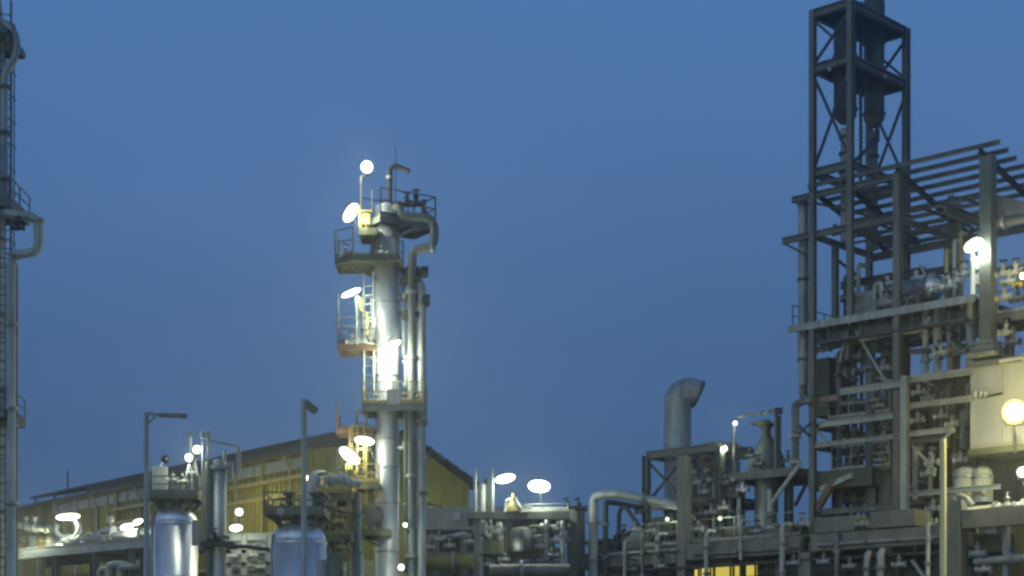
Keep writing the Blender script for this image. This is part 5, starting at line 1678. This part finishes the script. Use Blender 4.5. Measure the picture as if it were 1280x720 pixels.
# ================================================================== SKY, DUSK LIGHT, CAMERA
w = bpy.data.worlds.new('World')
sc.world = w
w.use_nodes = True
nt = w.node_tree
n, l = nt.nodes, nt.links
bg = n['Background']
tc = n.new('ShaderNodeTexCoord')
sp = n.new('ShaderNodeSeparateXYZ')
l.new(tc.outputs['Generated'], sp.inputs[0])
rp = n.new('ShaderNodeValToRGB')
els = rp.color_ramp.elements
els[0].position, els[0].color = 0.0, (.050, .112, .240, 1)
els[1].position, els[1].color = 1.0, (.060, .150, .380, 1)
for pos, c_ in ((.05, (.054, .121, .260, 1)), (.142, (.063, .141, .305, 1)), (.257, (.081, .182, .402, 1)), (.355, (.087, .205, .462, 1)), (.45, (.09, .21, .48, 1))):
    e = els.new(pos)
    e.color = c_
l.new(sp.outputs['Z'], rp.inputs['Fac'])
sky = n.new('ShaderNodeTexSky')
sky.sky_type = 'NISHITA'
sky.sun_disc = False
SUN_EL, SUN_AZ = math.radians(4), math.radians(215)
sky.sun_elevation = SUN_EL
sky.sun_rotation = SUN_AZ
sky.ozone_density = 3
skm = n.new('ShaderNodeVectorMath')
skm.operation = 'SCALE'
skm.inputs['Scale'].default_value = .05
l.new(sky.outputs['Color'], skm.inputs[0])
# the western sky behind the photographer is still bright after sunset
dt = n.new('ShaderNodeVectorMath')
dt.operation = 'DOT_PRODUCT'
dt.inputs[1].default_value = (math.sin(math.radians(215)), math.cos(math.radians(215)), 0.05)
l.new(tc.outputs['Generated'], dt.inputs[0])
glow = n.new('ShaderNodeMapRange')
glow.interpolation_type = 'SMOOTHSTEP'
glow.inputs['From Min'].default_value = .1
glow.inputs['From Max'].default_value = 1.0
glow.inputs['To Min'].default_value = 0.0
glow.inputs['To Max'].default_value = 1.0
l.new(dt.outputs['Value'], glow.inputs['Value'])
gcol = n.new('ShaderNodeVectorMath')
gcol.operation = 'SCALE'
gcol.inputs[0].default_value = (.19, .215, .175)
l.new(glow.outputs['Result'], gcol.inputs['Scale'])
gs = n.new('ShaderNodeVectorMath')
gs.operation = 'ADD'
nz = n.new('ShaderNodeTexNoise')          # faint uneven dusk veil
nz.inputs['Scale'].default_value = 3.0
nz.inputs['Detail'].default_value = 5
mpw = n.new('ShaderNodeMapping')
mpw.inputs['Scale'].default_value = (1, 1, 3.5)
l.new(tc.outputs['Generated'], mpw.inputs['Vector'])
l.new(mpw.outputs['Vector'], nz.inputs['Vector'])
vr = n.new('ShaderNodeMapRange')
vr.inputs['From Min'].default_value = .3
vr.inputs['From Max'].default_value = .7
vr.inputs['To Min'].default_value = .955
vr.inputs['To Max'].default_value = 1.045
l.new(nz.outputs['Fac'], vr.inputs['Value'])
vs_ = n.new('ShaderNodeVectorMath')
vs_.operation = 'SCALE'
l.new(rp.outputs['Color'], vs_.inputs[0])
l.new(vr.outputs['Result'], vs_.inputs['Scale'])
l.new(vs_.outputs['Vector'], gs.inputs[0])
l.new(gcol.outputs['Vector'], gs.inputs[1])
mx = n.new('ShaderNodeMixRGB')
mx.inputs['Fac'].default_value = .02
l.new(gs.outputs['Vector'], mx.inputs['Color1'])
l.new(skm.outputs['Vector'], mx.inputs['Color2'])
l.new(mx.outputs['Color'], bg.inputs['Color'])
bg.inputs['Strength'].default_value = 1.0

sd = bpy.data.lights.new('afterglow_sun', 'SUN')
sd.energy = .24
sd.angle = math.radians(40)
sd.color = (.96, 1.0, .84)
so = bpy.data.objects.new('afterglow_sun', sd)
COL.objects.link(so)
az, el = SUN_AZ, math.radians(14)
dirv = V((math.sin(az) * math.cos(el), math.cos(az) * math.cos(el), math.sin(el)))
so.rotation_euler = dirv.to_track_quat('Z', 'Y').to_euler()
so.location = (0, -20, 40)

cd = bpy.data.cameras.new('camera')
cam = bpy.data.objects.new('camera', cd)
COL.objects.link(cam)
cam.location = (0, 0, EYE)
cam.rotation_euler = (math.radians(90), 0, 0)
cd.sensor_width = 36
cd.sensor_fit = 'HORIZONTAL'
cd.lens = 36 * FPX / 1280
cd.shift_y = (HY - 360) / 1280
cd.clip_start = .5
cd.clip_end = 4000
sc.camera = cam
sc.view_settings.view_transform = 'Standard'
sc.view_settings.look = 'None'
sc.view_settings.exposure = -0.12
sc.view_settings.gamma = 1
sc.cycles.filter_width = 2.7
sc.cycles.use_light_tree = True
sc.cycles.max_bounces = 5
sc.cycles.sample_clamp_indirect = 4
# ------------------------------------------------------------------ evening air
hm = bpy.data.materials.new('evening haze')
hm.use_nodes = True
hn = hm.node_tree
hn.nodes.remove(hn.nodes['Principled BSDF'])
pv = hn.nodes.new('ShaderNodeVolumePrincipled')
pv.inputs['Color'].default_value = (.86, .9, .92, 1)
pv.inputs['Density'].default_value = .0012
pv.inputs['Anisotropy'].default_value = .87
hn.links.new(pv.outputs['Volume'], hn.nodes['Material Output'].inputs['Volume'])
hz = MB().hexa([V((x, y, z)) for z in (-1, 42) for x, y in ((-110, -12), (110, -12), (110, 190), (-110, 190))]).build('haze', hm)
hz['kind'] = 'stuff'
hz['label'] = 'thin evening haze hanging through the whole plant'
sc.cycles.volume_bounces = 0
